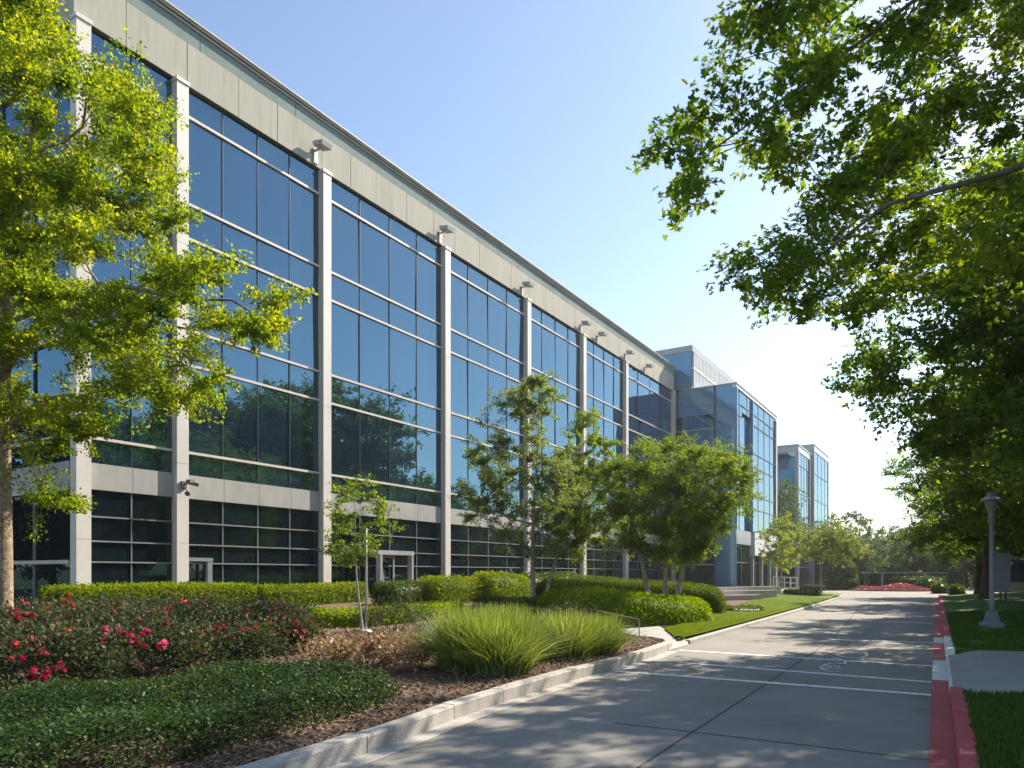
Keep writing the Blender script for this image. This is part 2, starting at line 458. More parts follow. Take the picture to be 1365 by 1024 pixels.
def leaves(P, D, Nn, L, rnd, width=1.0):
    """leaf triangles at P pointing along D, facing Nn; returns V, F, r"""
    n = len(P)
    D = norm(D)
    X = norm(np.cross(D, Nn))
    Zv = np.cross(X, D)
    T = LT.copy()
    T[:, 0] *= width
    V = P[:, None, :] + (X[:, None, :] * T[None, :, 0:1] + D[:, None, :] * T[None, :, 1:2] + Zv[:, None, :] * T[None, :, 2:3]) * L[:, None, None]
    Fc = LF[None] + (np.arange(n) * 4)[:, None, None]
    return V.reshape(-1, 3), Fc.reshape(-1, 3), np.repeat(rnd, 2)


def cat3(parts):
    V, Fc, r = [], [], []
    o = 0
    for v, f, q in parts:
        V.append(v); Fc.append(f + o); r.append(q)
        o += len(v)
    return np.concatenate(V), np.concatenate(Fc), np.concatenate(r)


def rand_unit(rs, n):
    return norm(rs.normal(size=(n, 3)))


def bez(a, b, c, n):
    out = []
    for i in range(n):
        t = i / (n - 1)
        out.append(a * (1 - t) ** 2 + b * 2 * t * (1 - t) + c * t * t)
    return out


# ------------------------------------------------------------------ trees
def in_poly(x, y, poly):
    c = False
    j = len(poly) - 1
    for i in range(len(poly)):
        xi, yi = poly[i]; xj, yj = poly[j]
        if (yi > y) != (yj > y) and x < (xj - xi) * (y - yi) / (yj - yi + 1e-12) + xi:
            c = not c
        j = i
    return c


def clumps_poly(rs, poly, z0, z1, n, gaps=()):
    xs = [p[0] for p in poly]; ys = [p[1] for p in poly]
    out = []
    while len(out) < n:
        x, y = rs.uniform(min(xs), max(xs)), rs.uniform(min(ys), max(ys))
        if in_poly(x, y, poly) and not any(in_poly(x, y, g) for g in gaps):
            out.append(at(x, y, rs.uniform(z0, z1)))
    return out


def clumps_ell(rs, ells, n, shell=0.55):
    """clump centres in ellipsoids (cx,cy,cz,rx,ry,rz), pushed towards the outside"""
    out = []
    w = np.array([e[3] * e[4] * e[5] for e in ells]); w = w / w.sum()
    while len(out) < n:
        e = ells[rs.choice(len(ells), p=w)]
        d = rs.normal(size=3); d /= np.linalg.norm(d)
        r = shell + (1 - shell) * rs.uniform() ** 0.7
        if rs.uniform() < 0.2: r = rs.uniform(0.1, shell)
        out.append(Vector((e[0] + d[0] * e[3] * r, e[1] + d[1] * e[4] * r, e[2] + d[2] * e[5] * r)))
    return out


def make_tree(name, base, top_h, trunk_r, clumps, clump_r, n_leaf, leaf_len, lmat, bmat, seed,
              lean=(0, 0), n_limb=8, fork=0.25, twigs=7, flat=0.7, droop=0.0, flare=1.5, rosette=0, trunks=None,
              label=None, cat="tree", group=None, lw=1.0, clump_tone=0.25, twig_r=0.006):
    rs = np.random.RandomState(seed)
    base = Vector(base)
    root = empty(name, base, label, cat, group)
    tr = MB()
    br = MB()
    nodes = []       # (pos, radius, order) that branches can start from

    stems = trunks or [((0, 0), lean)]
    for (off, ln) in stems:
        pts, rad = [], []
        K = 9
        ph = rs.uniform(0, 6)
        for i in range(K):
            t = i / (K - 1)
            w = 0.025 * top_h * math.sin(ph + 4 * t) * t
            p = Vector((off[0] + ln[0] * t + w, off[1] + ln[1] * t + w * 0.7, top_h * t - (0.1 if i == 0 else 0)))
            pts.append(p)
            fl = 1 + (flare - 1) * max(0, 1 - t * 9) ** 2
            rad.append(trunk_r * fl * (1 - 0.86 * t) if i else trunk_r * flare)
        pts.insert(1, pts[0].lerp(pts[1], 0.35)); rad.insert(1, trunk_r * (1 + (flare - 1) * 0.25))
        tr.tube(pts, rad, 10)
        for p, r in zip(pts, rad):
            if p.z > top_h * fork:
                nodes.append((p, r))
        for i in range(len(pts) - 1):
            if pts[i].z > top_h * fork:
                m = pts[i].lerp(pts[i + 1], 0.5)
                nodes.append((m, (rad[i] + rad[i + 1]) / 2))
    trunk_nodes = list(nodes)
    cl = [c - base for c in clumps]
    # main limbs: farthest point sampling
    chosen = []
    if cl:
        d = np.array([min((c - n[0]).length for n in trunk_nodes) for c in cl])
        for _ in range(min(n_limb, len(cl))):
            i = int(np.argmax(d))
            chosen.append(i)
            d = np.minimum(d, np.array([(c - cl[i]).length for c in cl]))

    def grow(i, start_nodes, fat, segs, sides):
        c = cl[i]
        best, bc = None, 1e9
        for n in start_nodes:
            v = c - n[0]
            cost = v.length + 0.9 * max(0, n[0].z - c.z) + 0.25 * abs(v.z) - 4 * n[1]
            if cost < bc: best, bc = n, cost
        a = best[0]
        v = c - a
        side = Vector(rs.normal(size=3)) * 0.12 * v.length
        mid = a + v * 0.5 + Vector((0, 0, (0.16 - droop) * v.length)) + side
        P = bez(a, mid, c, segs)
        r0 = min(best[1] * 0.75, fat * (0.35 + 0.09 * v.length))
        rr = [max(twig_r, r0 * (1 - 0.85 * k / (segs - 1))) for k in range(segs)]
        for k in range(1, segs - 1):
            P[k] = P[k] + Vector(rs.normal(size=3)) * 0.025 * v.length
        br.tube(P, rr, sides)
        for k in range(2, segs):
            nodes.append((P[k], rr[k]))

    for i in chosen:
        grow(i, trunk_nodes, trunk_r * 0.75, 9, 6)
    rest = [i for i in range(len(cl)) if i not in chosen]
    rest.sort(key=lambda i: min((cl[i] - n[0]).length for n in nodes))
    for i in rest:
        grow(i, nodes, trunk_r * 0.22, 6, 4)
    # foliage
    parts = []
    per = max(6, int(n_leaf / max(1, len(cl))))
    for c in cl:
        r = clump_r * rs.uniform(0.6, 1.35)
        tone = rs.uniform(-clump_tone, clump_tone)
        nt_ = twigs
        td = rand_unit(rs, nt_)
        td[:, 2] = td[:, 2] * flat + 0.15 - droop
        td = norm(td)
        tl = r * rs.uniform(0.6, 1.15, nt_)
        for k in range(nt_):
            if k % 2 == 0 and twig_r > 0:
                e = c + Vector(td[k] * tl[k])
                br.tube([c, c.lerp(e, 0.5) + Vector(rs.normal(size=3)) * 0.05 * r, e], [twig_r, twig_r * 0.7, twig_r * 0.4], 3, cap=False)
        m = max(4, int(per * rs.uniform(0.7, 1.3)))
        k = rs.randint(0, nt_, m)
        if rosette:
            q = max(2, m // rosette)
            kk = rs.randint(0, nt_, q)
            t = rs.uniform(0.15, 1.05, q)
            pp = np.array(c)[None] + td[kk] * (tl[kk] * t)[:, None] + rs.normal(size=(q, 3)) * 0.16 * r * np.array([1, 1, flat])
            P = np.repeat(pp, rosette, axis=0)
            ang = np.tile(np.arange(rosette) * 2 * math.pi / rosette, q) + np.repeat(rs.uniform(0, 6.28, q), rosette)
            ax = norm(td[kk] * 0.4 + np.array([0, 0, 0.8]) + rs.normal(size=(q, 3)) * 0.45)
            ax = np.repeat(ax, rosette, axis=0)
            u = norm(np.cross(ax, np.array([0.31, 0.74, 0.2])[None] + 0 * ax))
            w = np.cross(ax, u)
            D = u * np.cos(ang)[:, None] + w * np.sin(ang)[:, None] + ax * 0.25 + rs.normal(size=P.shape) * 0.25
            Nn = ax + rs.normal(size=P.shape) * 0.3
        else:
            t = rs.uniform(0.05, 1.05, m) ** 0.8
            P = np.array(c)[None] + td[k] * (tl[k] * t)[:, None] + rs.normal(size=(m, 3)) * 0.11 * r * np.array([1, 1, flat])
            D = td[k] * 0.7 + rs.normal(size=(m, 3)) * 0.75 + np.array([0, 0, -0.15])
            Nn = rs.normal(size=(m, 3)) * 0.7 + np.array([0, 0, 0.8])
        L = leaf_len * rs.uniform(0.65, 1.3, len(P))
        q = np.clip(0.42 + tone + rs.normal(size=len(P)) * 0.2, 0, 1)
        parts.append(leaves(P, D, Nn, L, q, lw))
    tr.build("trunk", bmat, root, smooth=True)
    if br.v:
        br.build("branches", bmat, root, smooth=True)
    V, Fc, q = cat3(parts)
    link_mesh("crown", np_mesh("crown", V, Fc, q, lmat), root)
    return root


def copy_thing(o, loc, rz=0.0, s=1.0, label=None, group=None, sz=None):
    c = o.copy()
    C.objects.link(c)
    c.location = loc
    c.rotation_euler = (0, 0, rz)
    c.scale = (s, s, sz or s)
    for ch in list(o.children):
        k = ch.copy()
        C.objects.link(k)
        k.parent = c
        for g in list(ch.children):
            h = g.copy()
            C.objects.link(h)
            h.parent = k
    if label: c["label"] = label
    if group: c["group"] = group
    return c


# ------------------------------------------------------------------ terrain
def sstep(t):
    t = max(0.0, min(1.0, t))
    return t * t * (3 - 2 * t)


def interp(tab, y):
    if y <= tab[0][0]: return tab[0][1]
    for (a, b), (c, d) in zip(tab, tab[1:]):
        if y <= c: return b + (d - b) * (y - a) / (c - a)
    return tab[-1][1]


# road-side base of the grey kerb (y, x), then the flush kerb along the lawn
KERB = [(-12, -3.75), (-4, -4.0), (1, -4.2), (4.35, -4.45), (5.41, -4.57), (6.55, -4.76), (7.94, -4.86), (9.7, -4.95), (11.2, -4.95), (12.7, -5.0), (14.2, -5.15), (15.4, -5.4)]
LAWNK = [(15.4, -5.22), (16, -5.25), (29, -5.75), (41.4, -6.3), (55.8, -7.1), (58.5, -7.7), (60, -9.5)]
LAWNB = [(15.4, -5.3), (18, -6.6), (21, -6.9), (25, -7.6), (36, -8.9), (54, -10.4), (60, -11.0)]


def redx(y):                     # road-side edge of the red gutter
    return -0.22 - 0.0272 * (y - 6.0)


def gz(x, y):
    if x < -4:
        z = 0.13 + 0.37 * sstep((-5.2 - x) / 12.0)
        z += 0.03 * math.sin(x * 1.3 + y * 0.7) * sstep((-6 - x) / 2)
        if y > 56: z *= 1 - 0.5 * sstep((y - 56) / 10)
        return z
    m = 0.14 + 0.42 * sstep((x - 0.9) / 5) * sstep((y - 24) / 14) + 0.12 * sstep((y - 24) / 10) * sstep((x + 0.6) / 1.5)
    return m


BEDE = [(14.3, -5.33), (14.9, -5.47), (15.35, -5.7), (15.65, -6.0), (15.85, -6.45), (16.2, -7.0), (17.0, -7.75), (18.9, -7.5), (19.2, -6.5), (21, -6.5), (25, -7.2), (36, -8.5), (54, -10.0), (60, -10.6)]


def strip(name, ys, xa, xb, nx, mat, zf, kind="structure"):
    mb = MB()
    rows = []
    for y in ys:
        a, b = xa(y), xb(y)
        rows.append([(a + (b - a) * i / nx, y) for i in range(nx + 1)])
    n = nx + 1
    for row in rows:
        mb.v += [(x, y, zf(x, y)) for x, y in row]
    for j in range(len(rows) - 1):
        for i in range(nx):
            q = (j * n + i, j * n + i + 1, (j + 1) * n + i + 1, (j + 1) * n + i)
            mb.f.append(q if xb(ys[0]) > xa(ys[0]) else q[::-1])
            mb.r.append(0.5)
    o = mb.build(name, mat, smooth=True)
    o["kind"] = kind
    return o


def frange(a, b, n):
    return [a + (b - a) * i / n for i in range(n + 1)]


g = MB()
g.quad((-690, -690, -0.06), (690, -690, -0.06), (690, 690, -0.06), (-690, 690, -0.06))
tag(g.build("ground", M["ground"]), kind="structure")

# road: drive, widening to the turning circle at its far end
mb = MB()
mb.v = []
ys = frange(-14, 120, 134)
LE = KERB[:-1] + [(15.5, -5.5)] + LAWNK[1:4] + [(56, -7.2), (62, -9.5), (70, -12), (90, -13), (120, -13)]
RE = [(-14, redx(-14)), (58, redx(58)), (66, 0.0), (74, 2.5), (120, 3.0)]
strip("road", ys, lambda y: interp(LE, y) - 0.6, lambda y: interp(RE, y) + 0.5, 6, M["road"], lambda x, y: 0.0)

strip("planting_bed", frange(-12, 62, 148), lambda y: -22.4, lambda y: (interp(KERB, y) - 0.165) if y < 14.3 else interp(BEDE, y), 46, M["mulch"],
      lambda x, y: gz(x, y) - (0.0))
lw = strip("lawn", frange(15.6, 60, 90), lambda y: interp(LAWNB, y), lambda y: interp(LAWNK, y) - 0.14, 10, M["lawn"], lambda x, y: gz(x, y) + 0.010 + 0.03 * sstep((interp(LAWNK, y) - x) / 0.5))
# far terrace paving before the second block
strip("forecourt", frange(28, 62, 40), lambda y: -16.2, lambda y: interp(LAWNB, y) - 0.9, 10, M["pinkpave"], lambda x, y: gz(x, y) + 0.03 + (0 if y > 38 else -0.2 * sstep((38 - y) / 6)))


def kerb_line(name, tab, w, h, mat, seg=None, side=-1, z0=-0.02, bevel=0.02, parent=None, lift=0.0):
    """kerb with small bevelled edges following (y,x) points; side -1 lies to the left"""
    mb = MB()
    P = [Vector((x, y, 0)) for y, x in tab]
    cs_ = [(0, z0), (0, h - bevel), (bevel * 0.8, h), (w - bevel * 0.5, h), (w, h - bevel), (w, z0)]
    n = len(cs_)
    for i, p in enumerate(P):
        d = (P[min(i + 1, len(P) - 1)] - P[max(i - 1, 0)]).normalized()
        nrm = Vector((-d.y, d.x, 0)) * (-side) * -1
        nrm = Vector((d.y * side, -d.x * side, 0))
        for a, z in cs_:
            q = p + nrm * a
            mb.v.append((q.x, q.y, z + lift))
    for i in range(len(P) - 1):
        for k in range(n - 1):
            mb.f.append((i * n + k, i * n + k + 1, (i + 1) * n + k + 1, (i + 1) * n + k)); mb.r.append(0.5)
    mb.f.append(tuple(range(n))[::-1]); mb.r.append(0.5)
    mb.f.append(tuple((len(P) - 1) * n + k for k in range(n))); mb.r.append(0.5)
    o = mb.build(name, mat, parent)
    return o


def resample(tab, step):
    y0, y1 = tab[0][0], tab[-1][0]
    n = max(2, int((y1 - y0) / step))
    return [(y, interp(tab, y)) for y in frange(y0, y1, n)]


# grey kerb as cast lengths with open joints
kroot = empty("kerb")
kroot["kind"] = "structure"
y = -11.5
k = 0
cuts = [-11.5, -8.6, -5.6, -2.6, 0.4, 2.6, 4.75, 6.35, 7.5, 9.95, 12.2, 14.3]
for a, b in zip(cuts, cuts[1:]):
    kerb_line("kerb_length", resample([(a + 0.006, interp(KERB, a))] + [p for p in KERB if a + 0.1 < p[0] < b - 0.1] + [(b - 0.006, interp(KERB, b))], 0.4),
              0.17 + 0.006 * (k % 3), 0.165 + 0.004 * ((k * 7) % 3), M["kerb"], parent=kroot)
    k += 1
# rounded end returning to the apron
mb = []
pe = [(-5.17, 14.32), (-5.28, 14.9), (-5.5, 15.35), (-5.85, 15.65), (-6.3, 15.85), (-6.9, 16.2), (-7.6, 16.9)]
mm = MB()
cs_ = [(0, -0.02), (0, 0.14), (0.02, 0.165), (0.15, 0.165), (0.17, 0.14), (0.17, -0.02)]
for i, p in enumerate(pe):
    p = Vector((p[0], p[1], 0))
    d = (Vector((*pe[min(i + 1, len(pe) - 1)], 0)) - Vector((*pe[max(i - 1, 0)], 0))).normalized()
    nn = Vector((-d.y, d.x, 0))
    for a, z in cs_:
        q = p + nn * a
        mm.v.append((q.x, q.y, z + max(0, gz(q.x, q.y) - 0.14)))
for i in range(len(pe) - 1):
    for k in range(5):
        mm.f.append((i * 6 + k, i * 6 + k + 1, (i + 1) * 6 + k + 1, (i + 1) * 6 + k)); mm.r.append(0.5)
mm.f.append((5, 4, 3, 2, 1, 0)); mm.r.append(0.5)
mm.build("kerb_return", M["kerb"], kroot)
# flush concrete edging along the lawn
e = kerb_line("lawn_edging", resample(LAWNK[1:5], 1.0), 0.14, 0.10, M["kerb"])
e["kind"] = "structure"
# pale gutter line under the grey kerb
gut = strip("gutter", frange(-11, 14.4, 50), lambda y: interp(KERB, y) - 0.02, lambda y: interp(KERB, y) + 0.22, 1, M["kerb"], lambda x, y: 0.004)

# red painted kerb and gutter, right side
rk = empty("red_kerb")
rk["kind"] = "structure"


def rstrip(name, a, b, x0, x1, mat, z, parent=rk):
    mb = MB()
    for p, q in zip(frange(a, b, max(1, int((b - a) / 1.5)))[:-1], frange(a, b, max(1, int((b - a) / 1.5)))[1:]):
        mb.quad((redx(p) + x0, p, z), (redx(p) + x1, p, z), (redx(q) + x1, q, z), (redx(q) + x0, q, z))
    return mb.build(name, mat, parent)


rstrip("gutter_paint", -12, 12.55, 0.0, 0.205, M["red"], 0.008)
rstrip("gutter_paint", 12.55, 15.4, 0.0, 0.205, M["white_paint"], 0.008)
rstrip("gutter_paint", 15.4, 19.3, 0.0, 0.205, M["red"], 0.008)
rstrip("gutter_paint", 19.3, 20.9, 0.0, 0.205, M["white_paint"], 0.008)
rstrip("gutter_paint", 20.9, 58, 0.0, 0.205, M["red"], 0.008)
RK = lambda a, b: [(y, redx(y) + 0.205) for y in frange(a, b, max(2, int((b - a) / 0.8)))]
for a, b, mt in ((-12, -4, "red"), (-3.99, 2.2, "red"), (2.21, 8.6, "red"), (8.61, 10.85, "red"), (16.35, 19.6, "white_paint"), (19.61, 27, "red"), (27.01, 36, "red"), (36.01, 58, "red")):
    kerb_line("kerb_length", RK(a, b), 0.16, 0.15, M[mt], side=1, parent=rk)
rstrip("crossing_edge", 10.9, 16.3, 0.205, 0.255, M["white_paint"], 0.032)

# right lawn and pavement crossing
XR = 40
pa = lambda x: 10.55 + 0.16 * max(0, x) + 0.5 * sstep((x - 0.2) / 1.2)
pb = lambda x: 16.55 + 0.30 * max(0, x)
mb = MB()
DS = [0, 0.06, 0.14, 0.24, 0.36, 0.5, 0.75, 1.1, 1.6, 2.2, 3.2, 5, 8, 14]
NT = 8
for d in DS:
    for j in range(NT + 1):
        xa_ = d - 0.1
        y = (pa(xa_) - (0.3 if d > 0.3 else -0.3)) + (pb(xa_) - pa(xa_) + (0.6 if d > 0.3 else -0.5)) * j / NT
        mb.v.append((redx(y) + 0.25 + d, y, 0.03 + 0.092 * sstep(d / 0.55)))
for i in range(len(DS) - 1):
    for j in range(NT):
        q = i * (NT + 1) + j
        mb.f.append((q, q + NT + 1, q + NT + 2, q + 1)); mb.r.append(0.5)
tag(mb.build("pavement", M["pave"]), kind="structure")


def rlawn(name, ylo, yhi):
    mb = MB()
    XS = [0, 0.25, 0.5, 0.9, 1.4, 2, 3, 4.5, 6.5, 9, 14, 22, 40]
    n = len(XS)
    T = 60
    for j in range(T + 1):
        for i, d in enumerate(XS):
            lo, hi = ylo(d), yhi(d)
            y = lo + (hi - lo) * j / T
            x = redx(y) + 0.36 + d
            mb.v.append((x, y, gz(x, y) + 0.015 * math.sin(3.1 * x + 2.3 * y)))
    for j in range(T):
        for i in range(n - 1):
            mb.f.append((j * n + i, j * n + i + 1, (j + 1) * n + i + 1, (j + 1) * n + i)); mb.r.append(0.5)
    for j in (0, T):                       # cut edge of the turf
        for i in range(n - 1):
            a, b = mb.v[j * n + i], mb.v[j * n + i + 1]
            mb.quad(a, b, (b[0], b[1], -0.04), (a[0], a[1], -0.04))
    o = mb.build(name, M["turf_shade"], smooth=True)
    o["kind"] = "structure"
    return o


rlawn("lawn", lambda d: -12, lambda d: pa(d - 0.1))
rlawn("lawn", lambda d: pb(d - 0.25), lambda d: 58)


def turf(name, n, fn, zf, Lr, mat, seed):
    rs = np.random.RandomState(seed)
    P = []
    while len(P) < n:
        p = fn(rs)
        if p is not None: P.append((p[0], p[1], zf(p[0], p[1]) - 0.005))
    P = np.array(P)
    D = rs.normal(size=P.shape) * 0.42 + np.array([0, 0, 1.0])
    Nn = rs.normal(size=P.shape) * np.array([1, 1, 0.2])
    L = rs.uniform(Lr[0], Lr[1], len(P))
    V, Fc, q = leaves(P, D, Nn, L, np.clip(rs.normal(0.45, 0.22, len(P)), 0, 1), 0.35)
    return tag(link_mesh(name, np_mesh(name, V, Fc, q, mat)), kind="stuff")


def f_right(rs):
    y = 4.2 + 28 * rs.uniform() ** 2.0
    d = rs.uniform(0, 0.5 + 0.075 * y)
    x = redx(y) + 0.35 + d
    if pa(x) - 0.06 < y < pb(x - 0.1) - 0.03: return None
    return x, y


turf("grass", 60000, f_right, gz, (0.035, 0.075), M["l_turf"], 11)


def f_lawn(rs):
    y = 15.8 + 30 * rs.uniform() ** 1.6
    a, b = interp(LAWNB, y), interp(LAWNK, y) - 0.12
    return a + (b - a) * rs.uniform(), y


turf("grass", 60000, f_lawn, lambda x, y: gz(x, y) + 0.03, (0.03, 0.06), M["l_lawn"], 12)

# ------------------------------------------------------------------ road markings
def paint(name, label, cat, pts, w, mat, z=0.006, group=None):
    mb = MB()
    P = [Vector((p[0], p[1], 0)) for p in pts]
    L, Rr = [], []
    for i, p in enumerate(P):
        d = (P[min(i + 1, len(P) - 1)] - P[max(i - 1, 0)]).normalized()
        nn = Vector((-d.y, d.x, 0)) * w / 2
        L.append(p + nn); Rr.append(p - nn)
    for i in range(len(P) - 1):
        mb.quad((L[i].x, L[i].y, z), (Rr[i].x, Rr[i].y, z), (Rr[i + 1].x, Rr[i + 1].y, z), (L[i + 1].x, L[i + 1].y, z))
    o = mb.build(name, mat)
    if label: tag(o, label, cat, group)
    return o


GL = "white lines painted across the drive"
for a, b, w, lb in (
        ((820, 895), (1237, 926.7), 0.17, "nearest and longest white line painted across the drive"),
        ((905, 883.5), (1237, 909.5), 0.15, "second white line from the camera, crossing below the painted script"),
        ((905, 867), (1237, 888), 0.16, "white line cutting through the painted oval on the drive"),
        ((1109, 852.8), (1239, 857), 0.17, "white line just beyond the painted oval, starting at the dark joint"),
        ((1180, 829), (1244, 831), 0.22, "short far white line in the tree shade by the red kerb")):
    p, q = on(*a), on(*b)
    q.x = redx(q.y) - 0.003
    paint("road_line", lb, "road line", [p, q], w, M["white_paint"], group=GL)

j1 = [on(1109, 853.5), on(1055, 889), on(1000, 926), on(925, 975), on(850, 1024), on(700, 1130)]
o = paint("joint", None, None, j1, 0.026, M["seam"], z=0.004); o["kind"] = "structure"
p, q = on(820, 964), on(1236, 1013)
o = paint("joint", None, None, [p, (p + q) / 2, Vector((redx(q.y) - 0.003, q.y, 0))], 0.022, M["seam"], z=0.0045); o["kind"] = "structure"
p = on(1109, 853.5); 
o = paint("joint", None, None, [p, Vector((-4.2, 38, 0)), Vector((-4.6, 56, 0))], 0.03, M["seam"], z=0.004); o["kind"] = "structure"


def ell(cx, cy, rx, ry, a0, a1, n=40):
    return [on(cx + rx * math.cos(R(a0 + (a1 - a0) * i / n)), cy + ry * math.sin(R(a0 + (a1 - a0) * i / n))) for i in range(n + 1)]


def stroke_set(name, label, strokes, w, mat, texts=()):
    mb = MB()
    z = 0.009
    for s in strokes:
        P = [Vector((p[0], p[1], 0)) for p in s]
        for i in range(len(P) - 1):
            d = (P[i + 1] - P[i])
            if d.length < 1e-6: continue
            d.normalize()
            nn = Vector((-d.y, d.x, 0)) * w / 2
            a, b = P[i] - d * w * 0.2, P[i + 1] + d * w * 0.2
            zz = z + 0.00015 * (i % 2)
            mb.quad((a + nn).to_tuple()[:2] + (zz,), (a - nn).to_tuple()[:2] + (zz,), (b - nn).to_tuple()[:2] + (zz,), (b + nn).to_tuple()[:2] + (zz,))
    o = mb.build(name, mat)
    tag(o, label, "road marking", "markings painted on the drive")
    for txt, pa_, pb_, hpx, m2 in texts:
        cu = bpy.data.curves.new("lettering", "FONT")
        cu.body = txt
        cu.size = 1.0
        to = bpy.data.objects.new("lettering", cu)
        C.objects.link(to)
        bpy.context.view_layer.update()
        me = bpy.data.meshes.new_from_object(to.evaluated_get(bpy.context.evaluated_depsgraph_get()))
        C.objects.unlink(to)
        bpy.data.objects.remove(to)
        n = len(me.vertices)
        arr = np.zeros(n * 3); me.vertices.foreach_get("co", arr); arr = arr.reshape(-1, 3)
        x0, x1 = arr[:, 0].min(), arr[:, 0].max(); y0, y1 = arr[:, 1].min(), arr[:, 1].max()
        for i in range(n):
            u = (arr[i, 0] - x0) / (x1 - x0); v = (arr[i, 1] - y0) / (y1 - y0)
            px = pa_[0] + (pb_[0] - pa_[0]) * u; py = pa_[1] + (pb_[1] - pa_[1]) * u - hpx * v
            g_ = on(px, py)
            arr[i] = (g_.x, g_.y, z + 0.001)
        me.vertices.foreach_set("co", arr.ravel()); me.update()
        me.materials.clear(); me.materials.append(m2)
        link_mesh("lettering", me, o)
    return o


oy, ox, s_ = 830, 1040, 1 / 6.825
cp = lambda x, y: on(ox + x * s_, oy + y * s_)
# oval with an inner stroke and a bar above
stroke_set("oval_marking", "white painted oval outline with a bar above on the shaded drive",
           [[cp(510, 293), cp(560, 282), cp(640, 274), cp(720, 268), cp(765, 272), cp(790, 290), cp(785, 305), cp(740, 320), cp(680, 327), cp(600, 322), cp(550, 310), cp(510, 293)],
            [cp(505, 249), cp(760, 249)], [cp(600, 284), cp(690, 282), cp(735, 284)], [cp(620, 278), cp(700, 277)]], 0.055, M["white_paint"])
stroke_set("script_marking", "white painted word inside an eye shaped outline on the drive",
           [[cp(355, 405), cp(400, 390), cp(460, 374), cp(520, 372), cp(560, 380), cp(588, 388)], [cp(355, 405), cp(385, 430), cp(430, 445), cp(500, 448), cp(535, 446)],
            [cp(355, 405), cp(400, 396)], [cp(355, 405), cp(400, 414)], [cp(470, 318), cp(505, 325), cp(560, 342), cp(590, 350)], [cp(500, 330), cp(560, 334)],
            [cp(540, 372), cp(585, 386)], [cp(588, 388), cp(590, 350)], [cp(505, 325), cp(500, 330)], [cp(555, 377), cp(520, 372)]],
           0.045, M["white_paint"], [("CERZA", (1040 + 392 * s_, 830 + 424 * s_), (1040 + 552 * s_, 830 + 430 * s_), 34 * s_, M["white_paint"])])
stroke_set("faded_marking", "faded illegible painted lettering at the far end of the drive markings",
           [[cp(635, 190), cp(660, 200), cp(640, 212), cp(668, 218)], [cp(690, 222), cp(740, 230), cp(768, 226)]],
           0.025, M["faint_paint"], [("SAPESUS", (1040 + 640 * s_, 830 + 212 * s_), (1040 + 838 * s_, 830 + 205 * s_), 28 * s_, M["faint_paint"])])

# ------------------------------------------------------------------ main office building
FX = -21.6                      # front of columns and fascia
GX = -21.90                     # glass plane
ROOF, PARA, FASB = 20.0, 19.2, 17.75
fy = lambda px: -FX * ratio(px)
GB = 0.42                       # ground at the building
office = empty("office_building", (FX, 35, 0), "long four storey office building with blue glass bays between pale columns", "building")
OFF = Vector(office.location)


class OB(MB):
    def build(self, name, mat, parent=None, smooth=False, off=None):
        o_ = OFF if off is None else off
        self.v = [(x - o_.x, y - o_.y, z - o_.z) for x, y, z in self.v]
        return MB.build(self, name, mat, parent, smooth)


col_right = [122, 252, 442, 601, 708.5, 782, 838, 901]
cols = []
for px in col_right:
    yb = fy(px)
    cols.append((yb - 0.42, yb))
ends = cols[-1][1]
for i, (a, b) in enumerate(cols):
    mb = OB()
    hs = [GB - 0.4, 2.6, 5.2, 8.3, 12.4, FASB]
    for h0, h1 in zip(hs, hs[1:]):
        mb.box(GX - 0.05, FX - 0.012, a, b, h0 + 0.012, h1 - (0.0 if h1 == FASB else 0.0))
        mb.box(GX - 0.03, FX - 0.03, a + 0.02, b - 0.02, h0 - 0.001, h0 + 0.013)
    mb.box(GX - 0.04, FX + 0.02, a - 0.03, b + 0.03, FASB - 0.10, FASB + 0.02)
    # base plinth
    mb.box(GX - 0.04, FX + 0.03, a - 0.04, b + 0.04, GB - 0.4, GB + 0.25)
    mb.build("column", M["column"], office)

TR = [(16.8, 0), (13.9, 0), (12.75, 0), (9.7, 0), (8.55, 0), (5.63, 0)]
SPT, SPB = 4.9, 4.1
rs = np.random.RandomState(5)


def frame_mesh(w, off, tmat, vmat, vb, hb):
    """mullions and transoms of one window: one lattice, two finishes"""
    fm = OB()
    for b_ in vb: fm.box(*b_)
    nv = len(fm.f)
    for b_ in hb: fm.box(*b_)
    if not fm.f: return
    o = fm.build("frame", vmat, w, off=off)
    o.data.materials.append(tmat)
    for k in range(nv, len(o.data.polygons)): o.data.polygons[k].material_index = 1


def window(parent, y0, y1, z0, z1, npane, transoms, glass, tmat, vmat, off, vw=0.026, tw=0.085, x=GX, tilt=0.007, top=True):
    """glazed opening facing +x; panes of one window in one mesh, frame a sub-part"""
    zs = [z0] + sorted(transoms) + [z1]
    ysx = frange(y0, y1, npane)
    gm = OB()
    for za, zb in zip(zs, zs[1:]):
        for ya, yb in zip(ysx, ysx[1:]):
            t1, t2 = rs.normal() * tilt * (yb - ya) / 2, rs.normal() * tilt * (zb - za) / 2
            r = float(np.clip(rs.normal(0.5, 0.22), 0, 1))
            gm.quad((x - t1 - t2, ya, za), (x + t1 - t2, yb, za), (x + t1 + t2, yb, zb), (x - t1 + t2, ya, zb), r)
    w = gm.build("window", glass, parent, off=off)
    frame_mesh(w, off, tmat, vmat,
               [(x - 0.02, x + 0.035, yy - vw / 2, yy + vw / 2, z0, z1) for yy in ysx[1:-1]],
               [(x - 0.021, x + 0.08, y0, y1, zz - tw / 2, zz + tw / 2) for zz in sorted(transoms) + ([z1] if top else [])])
    return w


